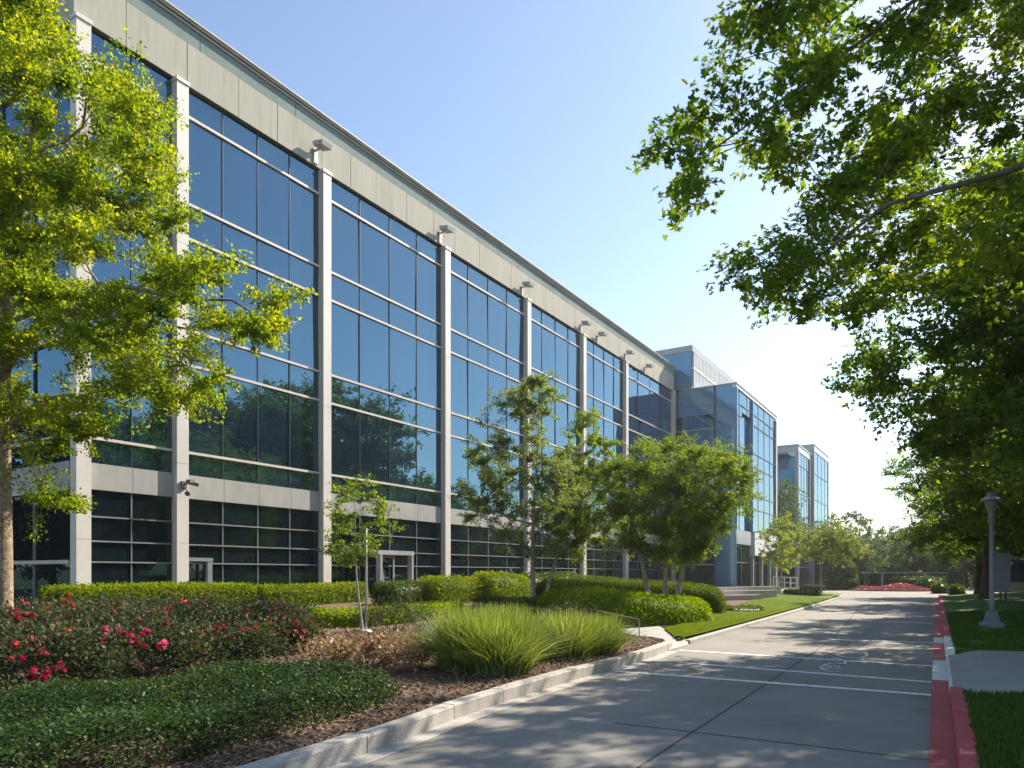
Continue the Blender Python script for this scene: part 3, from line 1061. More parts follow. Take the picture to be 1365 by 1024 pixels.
npan = [2, 4, 4, 4, 4, 4, 4]
for i in range(7):
    y0, y1 = cols[i][1], cols[i + 1][0]
    n = npan[i]
    window(office, y0, y1, 12.75, FASB - 0.02, n, [13.9, 16.8], M["glass"], M["transom"], M["mullion"], OFF, top=False)
    window(office, y0, y1, 8.55, 12.75 - 0.002, n, [9.7], M["glass"], M["transom"], M["mullion"], OFF)
    window(office, y0, y1, SPT, 8.55 - 0.002, n, [5.63], M["glass"], M["transom"], M["mullion"], OFF)
    sp = OB()
    yy = frange(y0, y1, n)
    for a, b in zip(yy, yy[1:]):
        sp.box(GX - 0.1, GX + 0.10, a + 0.008, b - 0.008, SPB, SPT - 0.02)
    sp.box(GX - 0.1, GX + 0.08, y0, y1, SPB + 0.005, SPT - 0.025)
    sp.build("spandrel_band", M["spandrel"], office)
    window(office, y0, y1, GB - 0.2, SPB - 0.002, n, [1.95, 2.57, 3.3], M["glass_low"], M["gmullion"], M["gmullion"], OFF, vw=0.032, tw=0.042, top=False)

# fascia panels, joints, parapet and cornice
ya, yb = cols[0][0], ends
fm = OB()
y = ya
js = []
i = 0
wd = [1.55, 2.05, 2.0, 1.7, 2.2, 1.6]
while y < yb - 0.3:
    w = min(wd[i % 6], yb - y)
    dx = 0.012 * rs.uniform(-0.4, 0.5)
    fm.box(GX - 0.3, FX - 0.17 + dx, y + 0.012, y + w - 0.012, FASB + 0.022, PARA - 0.02)
    js.append(y)
    y += w
    i += 1
fm.build("fascia", M["fascia"], office)
bk = OB()
bk.box(GX - 0.3, FX - 0.20, ya + 0.02, yb - 0.02, FASB + 0.05, PARA + 0.01)
bk.box(GX - 0.25, FX - 0.15, ya, yb, FASB + 0.002, FASB + 0.02)
bk.build("fascia_backing", M["joint"], office)
pm = OB()
y = ya
while y < yb - 0.3:
    w = min(4.1, yb - y)
    pm.box(GX - 0.3, FX - 0.21, y + 0.012, y + w - 0.012, PARA + 0.01, ROOF - 0.24)
    y += w
pm.build("parapet", M["parapet"], office)
cm = OB()
cm.box(GX - 0.6, FX - 0.15, ya - 0.05, yb + 0.03, ROOF - 0.235, ROOF - 0.17)
cm.box(GX - 0.6, FX - 0.09, ya - 0.08, yb + 0.05, ROOF - 0.13, ROOF - 0.06)
cm.box(GX - 0.6, FX - 0.04, ya - 0.10, yb + 0.07, ROOF - 0.058, ROOF)
cm.build("cornice", M["cornice"], office)
# body, south end and roof
bd = OB()
bd.box(-60, GX - 0.32, ya + 0.3, yb - 0.02, GB - 0.5, ROOF - 0.3)
bd.build("wall", M["parapet"], office)
# south end wall: glass with spandrels, facing -y
sy = ya + 0.10
zs_rows = [(GB - 0.2, SPB, [1.95], "glass_low"), (SPT, 8.55, [5.63], "glass"), (8.55, 12.75, [9.7], "glass"), (12.75, FASB, [13.9, 16.8], "glass")]
for z0, z1, trs, gmn in zs_rows:
    zs = [z0] + trs + [z1]
    gm = OB(); fr = OB(); tm = OB()
    xs = [FX - 0.5 - 2.1 * k for k in range(0, 16)]
    for za, zb in zip(zs, zs[1:]):
        for xa_, xb_ in zip(xs[1:], xs):
            t1, t2 = rs.normal() * 0.004, rs.normal() * 0.005
            gm.quad((xa_, sy + t1 + t2, za), (xb_, sy - t1 + t2, za), (xb_, sy - t1 - t2, zb), (xa_, sy + t1 - t2, zb), float(rs.uniform(0.2, 0.8)))
    w = gm.build("window", M[gmn], office)
    frame_mesh(w, OFF, M["transom"], M["mullion"] if gmn == "glass" else M["gmullion"],
               [(xx - 0.025, xx + 0.025, sy - 0.06, sy + 0.02, z0, z1) for xx in xs[1:-1]],
               [(xs[-1], FX - 0.45, sy - 0.12, sy + 0.021, zz - 0.055, zz + 0.055) for zz in trs + [z1]])
sp = OB()
sp.box(-58, FX - 0.45, sy - 0.08, sy + 0.3, SPB + 0.06, SPT - 0.002)
sp.build("spandrel_band", M["spandrel"], office)
fs = OB()
fs.box(-60, FX - 0.18, ya + 0.005, ya + 0.3, FASB + 0.06, PARA - 0.02)
fs.build("fascia", M["fascia"], office)
fs = OB()
fs.box(-60, FX - 0.22, ya + 0.05, ya + 0.3, PARA - 0.018, ROOF - 0.24)
fs.build("parapet", M["parapet"], office)
# entrance with pale portal, third bay
en = OB()
yd = cols[2][1] + 1.9
en.box(GX + 0.02, GX + 1.1, yd - 0.05, yd + 2.3, 2.42, 2.60)
en.box(GX + 0.9, GX + 1.15, yd + 0.05, yd + 0.17, GB - 0.2, 2.42)
en.box(GX + 0.9, GX + 1.15, yd + 2.08, yd + 2.2, GB - 0.2, 2.42)
ent = en.build("entrance_portal", M["greymetal"], office)
dr = OB()
for k in range(2):
    a = yd + 0.35 + k * 0.9
    dr.box(GX + 0.03, GX + 0.10, a, a + 0.07, GB - 0.1, 2.40); dr.box(GX + 0.03, GX + 0.10, a + 0.80, a + 0.87, GB - 0.1, 2.40)
    dr.box(GX + 0.03, GX + 0.10, a + 0.07, a + 0.80, 2.32, 2.40); dr.box(GX + 0.03, GX + 0.10, a + 0.07, a + 0.80, GB - 0.1, GB + 0.12)
d_ = dr.build("door", M["greymetal"], office)
hd = OB()
hd.tube([(GX + 0.17, yd + 1.14, 1.2), (GX + 0.17, yd + 1.14, 1.8)], 0.02, 8)
hd.tube([(GX + 0.17, yd + 1.32, 1.2), (GX + 0.17, yd + 1.32, 1.8)], 0.02, 8)
hd.build("handle", M["white"], d_)
# second doorway frame in the bay before
en = OB()
yd = cols[1][1] + 0.1
en.box(GX + 0.02, GX + 0.16, yd, yd + 0.9, 2.02, 2.14)
en.box(GX + 0.02, GX + 0.15, yd + 0.7, yd + 0.88, GB - 0.2, 2.02)
en.build("door_frame", M["gmullion"], office)

# floodlights on the fascia, above the columns
pos_n = ["third column from the left", "fourth column from the left", "fifth column from the left", "sixth column from the left", "seventh column from the left"]


def floodlight(y, z, label):
    root = empty("floodlight", (FX, y, z), label, "floodlight", "floodlights along the fascia")
    root.location.x = FX - 0.16
    a = MB(); a.box(0.0, 0.05, -0.10, 0.10, -0.55, 0.02); a.box(0.05, 0.42, -0.035, 0.035, -0.06, -0.01)
    a.build("bracket", M["greymetal"], root)
    h = MB()
    h.obox((0.42, 0, 0.05), (0.24, 0, -0.05), (0, 0.26, 0), (0.02, 0, 0.085))
    h.box(0.2, 0.24, -0.34, 0.34, 0.06, 0.10)
    h.box(0.55, 0.60, -0.34, 0.36, 0.0, 0.04)
    h.build("lamp_housing", M["greymetal"], root)
    g_ = MB(); g_.obox((0.40, 0, -0.045), (0.20, 0, -0.042), (0, 0.22, 0), (0.002, 0, 0.008))
    g_.build("lens", M["lampglass"], root)
    return root


for k, (px, z) in enumerate(((424, 18.40), (590, 18.35), (699, 18.3), (777, 18.3), (799, 18.3), (836, 18.3), (862, 18.25))):
    nm = ["large grey floodlight on the fascia above the third column from the left", "grey floodlight on the fascia above the fourth column from the left",
          "grey floodlight on the fascia above the fifth column from the left", "grey floodlight on the fascia above the sixth column from the left",
          "small floodlight on the fascia between the sixth and seventh columns", "small floodlight on the fascia above the seventh column",
          "farthest small floodlight, last on the fascia before the building end"][k]
    floodlight(fy(px), z, nm)

# camera on the second column
sc_ = empty("security_camera", (FX, cols[1][1] - 0.2, 4.5), "small dark security camera cluster on the second pale column", "security camera")
a = MB(); a.box(-0.015, 0.06, -0.09, 0.09, -0.12, 0.12); a.tube([(0.05, 0, 0.02), (0.32, 0, 0.05)], 0.025, 8); a.tube([(0.05, 0, -0.05), (0.22, 0, -0.22)], 0.02, 8)
a.build("bracket", M["darkmetal"], sc_)
a = MB(); a.obox((0.38, -0.02, 0.10), (0.10, -0.14, -0.02), (0.05, 0.035, 0), (0, 0.01, 0.055)); a.obox((0.34, 0.14, 0.03), (0.05, 0.13, -0.03), (0.05, -0.02, 0), (0, 0.01, 0.05))
a.build("camera_body", M["darkmetal"], sc_)
a = MB(); a.lathe([(0.02, -0.10), (0.07, -0.08), (0.09, -0.02), (0.09, 0.03), (0.03, 0.05)], 14, (0.22, 0, -0.27)); a.build("dome", M["darkmetal"], sc_, True)

# ------------------------------------------------------------------ second block
BX = -16.5
by0 = -BX * ratio(981)
by1 = -BX * ratio(1035)
B2 = empty("office_annex", (BX, by0, 0), "blue panelled glass annex with rooftop louvre screen at the end of the long building", "building")
OFF2 = Vector(B2.location)
H2 = 17.95


def bb(name, mat, boxes, parent=B2, off=None):
    m_ = OB()
    for b_ in boxes: m_.box(*b_)
    return m_.build(name, mat, parent, off=off if off is not None else OFF2)


bb("wall", M["bluepanel"], [(-45, BX - 0.3, by0 + 0.25, by1 - 0.05, 0, H2 - 0.15)])
# -y face: metal panels top, glass below, corner strip
bb("panel_band", M["bluepanel"], [(-21.6, BX - 1.9, by0 + 0.02, by0 + 0.24, 15.55, 16.35), (-21.6, BX - 1.9, by0 + 0.01, by0 + 0.24, 16.37, H2 - 0.02)])
bb("corner_panel", M["bluepanel"], [(BX - 1.72, BX - 0.01, by0, by0 + 0.24, a, b) for a, b in ((0.2, 4.1), (4.12, 8.5), (8.52, 10.3), (10.32, 12.9), (12.92, 14.2), (14.22, 16.1), (16.12, H2 - 0.02))])
bb("corner_mullion", M["mullion"], [(BX - 1.9, BX - 1.72, by0 - 0.06, by0 + 0.24, 0.2, H2 + 0.0)])


def win_y(parent, xs, zs, glass, y, off, tmat, vmat, vw=0.06, tw=0.09, tilt=0.004):
    gm = OB(); fr = OB(); tm = OB()
    for za, zb in zip(zs, zs[1:]):
        for xa_, xb_ in zip(xs, xs[1:]):
            t1, t2 = rs.normal() * tilt, rs.normal() * tilt
            gm.quad((xa_, y + t1 + t2, za), (xb_, y - t1 + t2, za), (xb_, y - t1 - t2, zb), (xa_, y + t1 - t2, zb), float(rs.uniform(0.2, 0.8)))
    w = gm.build("window", glass, parent, off=off)
    frame_mesh(w, off, tmat, vmat, [(xx - vw / 2, xx + vw / 2, y - 0.05, y + 0.03, zs[0], zs[-1]) for xx in (xs[1:-1] if len(xs) > 2 else [xs[0] + 0.04, xs[-1] - 0.04])],
               [(xs[0], xs[-1], y - 0.09, y + 0.031, zz - tw / 2, zz + tw / 2) for zz in zs[1:-1]])
    return w


win_y(B2, [-21.9, -20.3, -18.42], [11.9, 12.9, 14.3, 15.52], M["glass"], by0 + 0.12, OFF2, M["greymetal"], M["mullion"])
win_y(B2, [-21.9, -20.3, -18.42], [5.0, 8.2, 11.9 - 0.01], M["glass"], by0 + 0.12, OFF2, M["greymetal"], M["mullion"])
win_y(B2, [-21.9, -20.3, -18.42], [0.3, 2.4, 5.0 - 0.01], M["glass_low"], by0 + 0.12, OFF2, M["greymetal"], M["mullion"])
bb("edge_trim", M["greymetal"], [(-22.0, -21.88, by0 - 0.05, by0 + 0.2, 0.2, 15.5)])
# recess between the two buildings
win_y(B2, [-24, -22.02], [0.3, 5.2, 9.7, 12.8, 14.8], M["glass"], by0 + 0.10, OFF2, M["greymetal"], M["mullion"])
# +x face
fx2 = lambda px: -BX * ratio(px)
ym1, ym2 = fx2(990), fx2(1003)
zr = [5.5, 7.6, 8.9, 11.5, 12.8, 15.4, 16.4, H2 - 0.35]


def win_x(parent, yl, zs, glass, x, off, tmat, vmat, vw=0.05, tw=0.07, tilt=0.004):
    gm = OB(); fr = OB(); tm = OB()
    for za, zb in zip(zs, zs[1:]):
        for a, b in zip(yl, yl[1:]):
            t1, t2 = rs.normal() * tilt, rs.normal() * tilt
            gm.quad((x - t1 - t2, a, za), (x + t1 - t2, b, za), (x + t1 + t2, b, zb), (x - t1 + t2, a, zb), float(rs.uniform(0.2, 0.8)))
    w = gm.build("window", glass, parent, off=off)
    frame_mesh(w, off, tmat, vmat, [(x - 0.03, x + 0.03, yy - vw / 2, yy + vw / 2, zs[0], zs[-1]) for yy in (yl[1:-1] if len(yl) > 2 else [yl[0] + 0.04, yl[-1] - 0.04])],
               [(x - 0.031, x + 0.06, yl[0], yl[-1], zz - tw / 2, zz + tw / 2) for zz in zs[1:-1]])
    return w


win_x(B2, frange(by0 + 0.3, ym1, 2), zr, M["glass_pale"], BX - 0.06, OFF2, M["mullion"], M["mullion"])
win_x(B2, [ym1, ym2 - 0.25], [5.5, 8.9, 12.8, 15.8], M["glass"], BX - 0.28, OFF2, M["mullion"], M["mullion"])
win_x(B2, frange(ym1, ym2 - 0.25, 2), [15.85, 16.4, H2 - 0.35], M["glass_pale"], BX - 0.05, OFF2, M["mullion"], M["mullion"])
win_x(B2, frange(ym2, by1 - 0.6, 4), zr, M["glass_pale"], BX - 0.05, OFF2, M["mullion"], M["mullion"])
bb("fin", M["bluepanel"], [(BX - 0.3, BX + 0.12, ym2 - 0.25, ym2, 5.4, H2 - 0.4), (BX - 0.3, BX + 0.10, by0 + 0.02, by0 + 0.3, 5.4, H2 - 0.36)])
bb("corner_column", M["greymetal"], [(BX - 0.4, BX + 0.10, by1 - 0.6, by1, 0.1, H2 - 0.5)])
bb("fascia", M["louvre"], [(BX - 0.3, BX + 0.05, by0 - 0.02, by1 + 0.02, H2 - 0.34, H2 - 0.05)])
bb("coping", M["greymetal"], [(-21.3, BX + 0.10, by0 - 0.06, by1 + 0.06, H2 - 0.048, H2 + 0.06)])
bb("spandrel_band", M["louvre"], [(BX - 0.3, BX + 0.22, ym2 + 0.02, by1 + 0.03, 3.3, 5.42)])
bb("spandrel_band", M["greymetal"], [(BX - 0.3, BX + 0.0, by0 + 0.3, ym2, 4.2, 5.42)])
win_x(B2, frange(by0 + 0.3, by1 - 0.6, 6), [0.2, 2.6, 4.2], M["glass_low"], BX - 0.25, OFF2, M["gmullion"], M["gmullion"])
for px in (1003, 1015, 1026):
    yy = fx2(px)
    bb("column", M["greymetal"], [(BX - 0.2, BX + 0.08, yy, yy + 0.28, 0.1, 3.29)])
# penthouse with louvre screen
PX = -20.4
bb("penthouse", M["bluepanel"], [(-40, PX, by0 + 0.01, by1 + 2, H2 + 0.07, 21.3)])
bb("penthouse_cap", M["greymetal"], [(-40.1, PX + 0.12, by0 - 0.05, by1 + 2.1, 21.32, 21.85)])
lv = []
yy = by0 + 0.3
while yy < by1 + 2:
    lv.append((PX + 0.012, PX + 0.16, yy, yy + 0.16, H2 + 0.08, 21.28)); yy += 0.42
bb("louvre_screen", M["louvre"], lv + [(PX + 0.002, PX + 0.05, by0 + 0.05, by1 + 1.9, H2 + 0.09, H2 + 0.3), (PX + 0.002, PX + 0.20, by0 + 0.05, by1 + 1.9, 19.75, 19.9)])

# ------------------------------------------------------------------ third block (two glazed volumes)
def small_block(name, x, y0, y1, h, xl, label, top=0.5):
    b = empty(name, (x, y0, 0), label, "building", "glass blocks beyond the annex")
    of = Vector(b.location)
    bb("wall", M["bluepanel"], [(xl, x - 0.2, y0 + 0.2, y1 - 0.02, 0, h - 0.1)], b, of)
    zs = [4.6, 8.0, 11.4, 14.8, h - 0.9]
    win_y(b, frange(xl + 0.2, x - 0.35, 3), zs, M["glass"], y0 + 0.05, of, M["gmullion"], M["gmullion"])
    win_x(b, frange(y0 + 0.3, y1 - 0.3, 4), zs, M["glass_pale"], x - 0.05, of, M["mullion"], M["mullion"])
    win_y(b, frange(xl + 0.2, x - 0.35, 3), [0.2, 2.4, 4.59], M["glass_low"], y0 + 0.06, of, M["gmullion"], M["gmullion"])
    win_x(b, frange(y0 + 0.3, y1 - 0.3, 4), [0.2, 2.4, 4.59], M["glass_low"], x - 0.06, of, M["gmullion"], M["gmullion"])
    bb("corner_column", M["greymetal"], [(x - 0.34, x + 0.05, y0 - 0.05, y0 + 0.29, 0, h - 0.55), (x - 0.3, x + 0.04, y1 - 0.29, y1, 0, h - 0.55)], b, of)
    bb("fascia", M["spandrel"], [(xl, x + 0.02, y0 - 0.02, y0 + 0.18, h - 0.89, h - 0.2), (x - 0.18, x + 0.03, y0 + 0.19, y1 + 0.02, h - 0.89, h - 0.2)], b, of)
    bb("coping", M["greymetal"], [(xl - 0.05, x + 0.1, y0 - 0.1, y1 + 0.08, h - 0.19, h)], b, of)
    return b


X3 = -16.9
y3 = -X3 * ratio(1064)
small_block("glass_block", X3, y3, y3 + 8, EYE + (765 - 592) / F * (-X3 * sn + y3 * cs) , -24, "nearer of the two far glass blocks, its front glass reflecting trees")
X4 = -16.6
y4 = -X4 * ratio(1085)
small_block("glass_block", X4, y4, -X4 * ratio(1104.5), EYE + (765 - 592) / F * (-X4 * sn + y4 * cs), -19.5, "farthest glass block, narrow and pale beside the tree tops")


# ------------------------------------------------------------------ clipped hedges and mounds
def hedge(name, path, w, h, n, L, mat, seed, label, cat="hedge", group=None, boxy=4.0, zf=gz, round_ends=True, rough=0.035, lump=0.0):
    """path: (x,y[,width scale,height scale]); superellipse section, leaf-covered, over an inner mass"""
    rs = np.random.RandomState(seed)
    P = [Vector((p[0], p[1], 0)) for p in path]
    ws = [p[2] if len(p) > 2 else 1 for p in path]
    hs = [p[3] if len(p) > 3 else 1 for p in path]
    if len(P) > 2:                             # round the corners of the path
        for _ in range(4):
            A_ = [(P[0], ws[0], hs[0])]
            for i in range(len(P) - 1):
                for t in (0.25, 0.75):
                    A_.append((P[i].lerp(P[i + 1], t), ws[i] + (ws[i + 1] - ws[i]) * t, hs[i] + (hs[i + 1] - hs[i]) * t))
            A_.append((P[-1], ws[-1], hs[-1]))
            P, ws, hs = [a[0] for a in A_], [a[1] for a in A_], [a[2] for a in A_]
    seg = [(P[i + 1] - P[i]).length for i in range(len(P) - 1)]
    tot = sum(seg)
    K = max(10, int(tot / 0.25))

    def frame(s):
        s = max(0, min(1, s)) * tot
        for i, l in enumerate(seg):
            if s <= l or i == len(seg) - 1:
                t = s / l
                d = (P[i + 1] - P[i]).normalized()
                return P[i].lerp(P[i + 1], t), d, ws[i] + (ws[i + 1] - ws[i]) * t, hs[i] + (hs[i + 1] - hs[i]) * t
            s -= l
    ph = rs.uniform(0, 6.28, 6)

    def surf(s, a, shrink=1.0):
        p, d, sw, sh = frame(s)
        nrm = Vector((-d.y, d.x, 0))
        e = 1.0
        if round_ends:
            m = min(s, 1 - s) * tot / (w * sw * 0.55)
            if m < 1: e = max(0.02, 1 - (1 - m) ** boxy) ** (1 / boxy)
        c_, s_ = math.cos(a), math.sin(a)
        q = 2 / boxy
        xx = math.copysign(abs(c_) ** q, c_)
        zz = abs(s_) ** q
        bump_ = 1 + lump * (math.sin(s * tot * 1.9 + ph[0]) * 0.5 + math.sin(s * tot * 3.7 + a * 2 + ph[1]) * 0.35 + math.sin(s * tot * 0.9 - a * 3 + ph[2]) * 0.5)
        off = nrm * (xx * w * sw / 2 * e * shrink * bump_)
        z0 = zf(p.x, p.y)
        g_ = p + off
        return Vector((g_.x, g_.y, z0 - 0.03 + zz * h * sh * (0.5 + 0.5 * e) * shrink * bump_)), nrm * xx + Vector((0, 0, zz * 0.9)) + d * (0 if e == 1 else (1 - e) * (-1 if s < 0.5 else 1))
    A = 12
    cv, cf = [], []
    for i in range(K + 1):
        for k in range(A + 1):
            cv.append(tuple(surf(i / K, math.pi * k / A, 0.90)[0]))
    for i in range(K):
        for k in range(A):
            a = i * (A + 1) + k
            cf.append((a, a + 1, a + A + 2)); cf.append((a, a + A + 2, a + A + 1))
    for e_ in (0, K):
        for k in range(1, A):
            cf.append((e_ * (A + 1), e_ * (A + 1) + k, e_ * (A + 1) + k + 1))
    Q, Nn = [], []
    for _ in range(n):
        s, a = rs.uniform(-0.0, 1.0), math.pi * rs.uniform()
        if round_ends and rs.uniform() < min(0.45, 1.3 * w / tot):
            s = min(0.5, 0.55 * w / tot * rs.uniform() ** 2.5)
            if rs.uniform() < 0.5: s = 1 - s
        p, nn = surf(s, a)
        Q.append(p); Nn.append(nn)
    if True:                                   # leaf-cover the two ends
        for _ in range(int(n * 0.06) + 40):
            s = 0.0 if rs.uniform() < 0.5 else 1.0
            p, d, sw, sh = frame(s)
            q_, nn = surf(s, math.pi * rs.uniform(), rs.uniform(0.1, 1) ** 0.5)
            Q.append(q_); Nn.append(d * (-1 if s == 0 else 1))
    Q, Nn = np.array(Q), np.array(Nn)
    Nn = norm(Nn)
    m = len(Q)
    Q = Q + Nn * (rs.normal(size=(m, 1)) * rough - 0.01) + rs.normal(size=(m, 3)) * rough * 0.6
    D = Nn * 0.6 + rs.normal(size=(m, 3)) * 0.65 + np.array([0, 0, 0.3])
    F_ = Nn * 0.8 + rs.normal(size=(m, 3)) * 0.6
    Ls = L * rs.uniform(0.6, 1.35, m)
    tone = 0.45 + 0.13 * np.sin(Q[:, 0] * 2.1 + ph[3]) * np.sin(Q[:, 1] * 1.7 + ph[4]) + rs.normal(size=m) * 0.19
    V, Fc, q = leaves(Q, D, F_, Ls, np.clip(tone, 0, 1), 1.25)
    V, Fc, q = cat3([(V, Fc, q), (np.array(cv), np.array(cf), np.full(len(cf), 0.2))])
    o = link_mesh(name, np_mesh(name, V, Fc, q, mat))
    return tag(o, label, cat, group)


HX = -19.9
h_y = lambda px, x: -x * ratio(px)
hedge("hedge", [(HX, h_y(62, HX)), (HX, h_y(330, HX))], 1.1, 0.78, 16000, 0.055, M["l_hedge"], 21,
      "clipped yellow green box hedge behind the roses, left of its darker neighbour", group="clipped hedges before the facade", boxy=5)
hedge("hedge", [(HX + 0.1, h_y(331, HX)), (HX + 0.1, h_y(477, HX))], 1.1, 0.74, 9000, 0.055, M["l_hedge"], 22,
      "short clipped box hedge under the third column, ending at the entrance gap", group="clipped hedges before the facade", boxy=5)
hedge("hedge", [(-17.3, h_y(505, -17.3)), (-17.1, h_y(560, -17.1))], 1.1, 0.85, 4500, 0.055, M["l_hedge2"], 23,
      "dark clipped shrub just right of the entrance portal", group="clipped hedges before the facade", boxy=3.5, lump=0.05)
hedge("hedge", [(-16.9, h_y(562, -16.9)), (-16.7, h_y(636, -16.7))], 1.25, 0.98, 6000, 0.06, M["l_hedge"], 24,
      "light green rounded hedge under the fourth column", group="clipped hedges before the facade", boxy=3.2, lump=0.06)
hedge("hedge", [(-16.5, h_y(634, -16.5)), (-16.4, h_y(697, -16.4))], 1.35, 1.15, 6000, 0.06, M["l_hedge"], 25,
      "loose light green hedge just left of the slender tree trunks", group="clipped hedges before the facade", boxy=3.0, lump=0.07)
hedge("hedge", [(-16.6, h_y(698, -16.6)), (-16.4, h_y(770, -16.4))], 1.3, 1.15, 6500, 0.06, M["l_hedge2"], 26,
      "bushy green hedge behind the slender tree trunks", group="clipped hedges before the facade", boxy=3.0, lump=0.07)
a, b, c_ = on(392, 838, 0.30), on(490, 834, 0.34), on(600, 822, 0.36)
hedge("low_hedge", [(a.x, a.y), (b.x, b.y), (c_.x, c_.y)], 1.3, 0.40, 9000, 0.05, M["l_mound"], 27,
      "long low flat topped hedge behind the staked young tree", boxy=5, rough=0.022)
a, b = on(640, 818, 0.36), on(850, 806, 0.33)
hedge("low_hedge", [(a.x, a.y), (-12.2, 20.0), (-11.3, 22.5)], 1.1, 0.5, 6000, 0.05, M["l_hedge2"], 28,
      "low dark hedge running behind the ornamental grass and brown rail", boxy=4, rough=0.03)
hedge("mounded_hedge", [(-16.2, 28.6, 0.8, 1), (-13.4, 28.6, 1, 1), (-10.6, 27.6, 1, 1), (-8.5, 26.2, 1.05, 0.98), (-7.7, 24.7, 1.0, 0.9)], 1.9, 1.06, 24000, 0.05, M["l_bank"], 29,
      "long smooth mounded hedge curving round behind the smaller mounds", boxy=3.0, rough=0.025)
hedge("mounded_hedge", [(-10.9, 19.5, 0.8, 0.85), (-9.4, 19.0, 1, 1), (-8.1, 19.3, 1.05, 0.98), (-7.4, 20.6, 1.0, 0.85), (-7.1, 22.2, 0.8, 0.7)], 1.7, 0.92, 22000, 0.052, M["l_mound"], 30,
      "bright clipped mound in front, beside the apron and lawn corner", boxy=2.8, rough=0.035)
hedge("mounded_hedge", [(-8.9, 23.1), (-7.2, 23.2)], 1.3, 0.70, 6500, 0.045, M["l_mound"], 31,
      "small round clipped mound nestled between two longer mounds", boxy=2.6, rough=0.022)
hedge("flat_shrub", [(-7.9, 27.3), (-6.75, 28.9)], 1.0, 0.22, 2200, 0.05, M["l_hedge2"], 32,
      "flat dark ground hugging shrub on the sunny lawn", "shrub", boxy=2.5)
hedge("flat_shrub", [(-9.9, 49.5), (-8.0, 50.5)], 1.3, 0.35, 1500, 0.08, M["l_hedge2"], 33,
      "dark low shrub under the pale far tree on the lawn", "shrub", boxy=2.5)

# ------------------------------------------------------------------ rose bed
def bush(name, x, y, rx, h, n, L, mat, bmat, seed, label, cat, group, stems=9, z=None):
    rs = np.random.RandomState(seed)
    z0 = gz(x, y) if z is None else z
    root = empty(name, (x, y, z0), label, cat, group)
    st = MB(); parts = []
    for k in range(stems):
        a = rs.uniform(0, 6.28); r = rx * math.sqrt(rs.uniform(0.05, 1))
        top = Vector((r * math.cos(a), r * math.sin(a), h * rs.uniform(0.6, 1.02) * (1 - 0.25 * (r / rx) ** 2)))
        b0 = Vector((0.2 * r * math.cos(a), 0.2 * r * math.sin(a), -0.05))
        mid = b0.lerp(top, 0.5) + Vector((0, 0, 0.12 * h)) + Vector(rs.normal(size=3)) * 0.05
        pts = bez(b0, mid, top, 5)
        st.tube(pts, [0.012, 0.010, 0.008, 0.006, 0.004], 4)
    cl = max(10, int(n / 110))
    for k in range(cl):
        a = rs.uniform(0, 6.28); r = rx * math.sqrt(rs.uniform(0, 1))
        zt = h * (1 - 0.45 * (r / rx) ** 3) * rs.uniform(0.25, 1.0) ** 0.5
        c0 = np.array([r * math.cos(a), r * math.sin(a), zt])
        m = int(n / cl)
        cr = 0.155 * rs.uniform(0.6, 1.5) * (h / 0.9 + 0.35)
        P = c0 + rs.normal(size=(m, 3)) * cr * np.array([0.8, 0.8, 0.65])
        P[:, 2] = np.abs(P[:, 2])
        D = (P - c0) / cr * 0.5 + rs.normal(size=(m, 3)) * 0.6 + np.array([0, 0, 0.25])
        Nn = rs.normal(size=(m, 3)) * 0.7 + np.array([0, 0, 0.8])
        q = np.clip(0.42 + rs.uniform(-0.32, 0.32) + rs.normal(size=m) * 0.16, 0, 1)
        parts.append(leaves(P, D, Nn, L * rs.uniform(0.6, 1.3, m), q, 1.3))
    st.build("stems", bmat, root)
    V, Fc, q = cat3(parts)
    link_mesh("foliage", np_mesh("foliage", V, Fc, q, mat), root)
    return root


roses = []
RB = [(-9.5, 2.6, .95, .85, "rose bush in the dark lower left corner, cut by the frame"),
      (-9.4, 4.3, .95, .88, "rose bush at the bottom left carrying the largest red blossoms"),
      (-9.5, 5.8, .95, .88, "front rose bush above the green ground cover, left of the pink one"),
      (-9.6, 7.2, .85, .80, "front rose bush nearest the dry brown shrub"),
      (-11.3, 4.0, 1.0, .95, "rose bush beside the tan tree trunk"),
      (-11.2, 5.7, 1.0, .95, "middle row rose bush with small pale shoots, right of the trunk"),
      (-11.2, 7.4, 1.0, .95, "middle row rose bush with the big pink blossom"),
      (-11.1, 9.0, .9, .90, "rose bush with two red blooms at the right end of the bed"),
      (-12.9, 5.2, 1.0, .98, "back row rose bush just behind the tree trunk"),
      (-13.0, 7.0, 1.0, 1.0, "back row rose bush with a bright red bloom against the hedge"),
      (-13.0, 8.8, 1.0, .95, "back row rose bush under the second column"),
      (-12.8, 10.5, .9, .90, "back row rose bush by the low hedge end"),
      (-10.3, 8.7, .75, .75, "small rose bush between the brown shrub and low hedge"),
      (-14.9, 6.4, 1.0, .95, "rose bush pressed against the box hedge, farthest left"),
      (-14.9, 8.6, 1.0, .92, "rose bush pressed against the box hedge, toward the columns")]
for i, (x, y, rx, h, lb) in enumerate(RB):
    h *= 0.70 if x > -12 else 0.60
    roses.append((bush("rose_bush", x, y, rx, h, 5600, 0.056, M["l_rose"], M["bark"], 50 + i, lb, "rose bush", "rose bushes in the left bed", stems=14), x, y, rx, h))


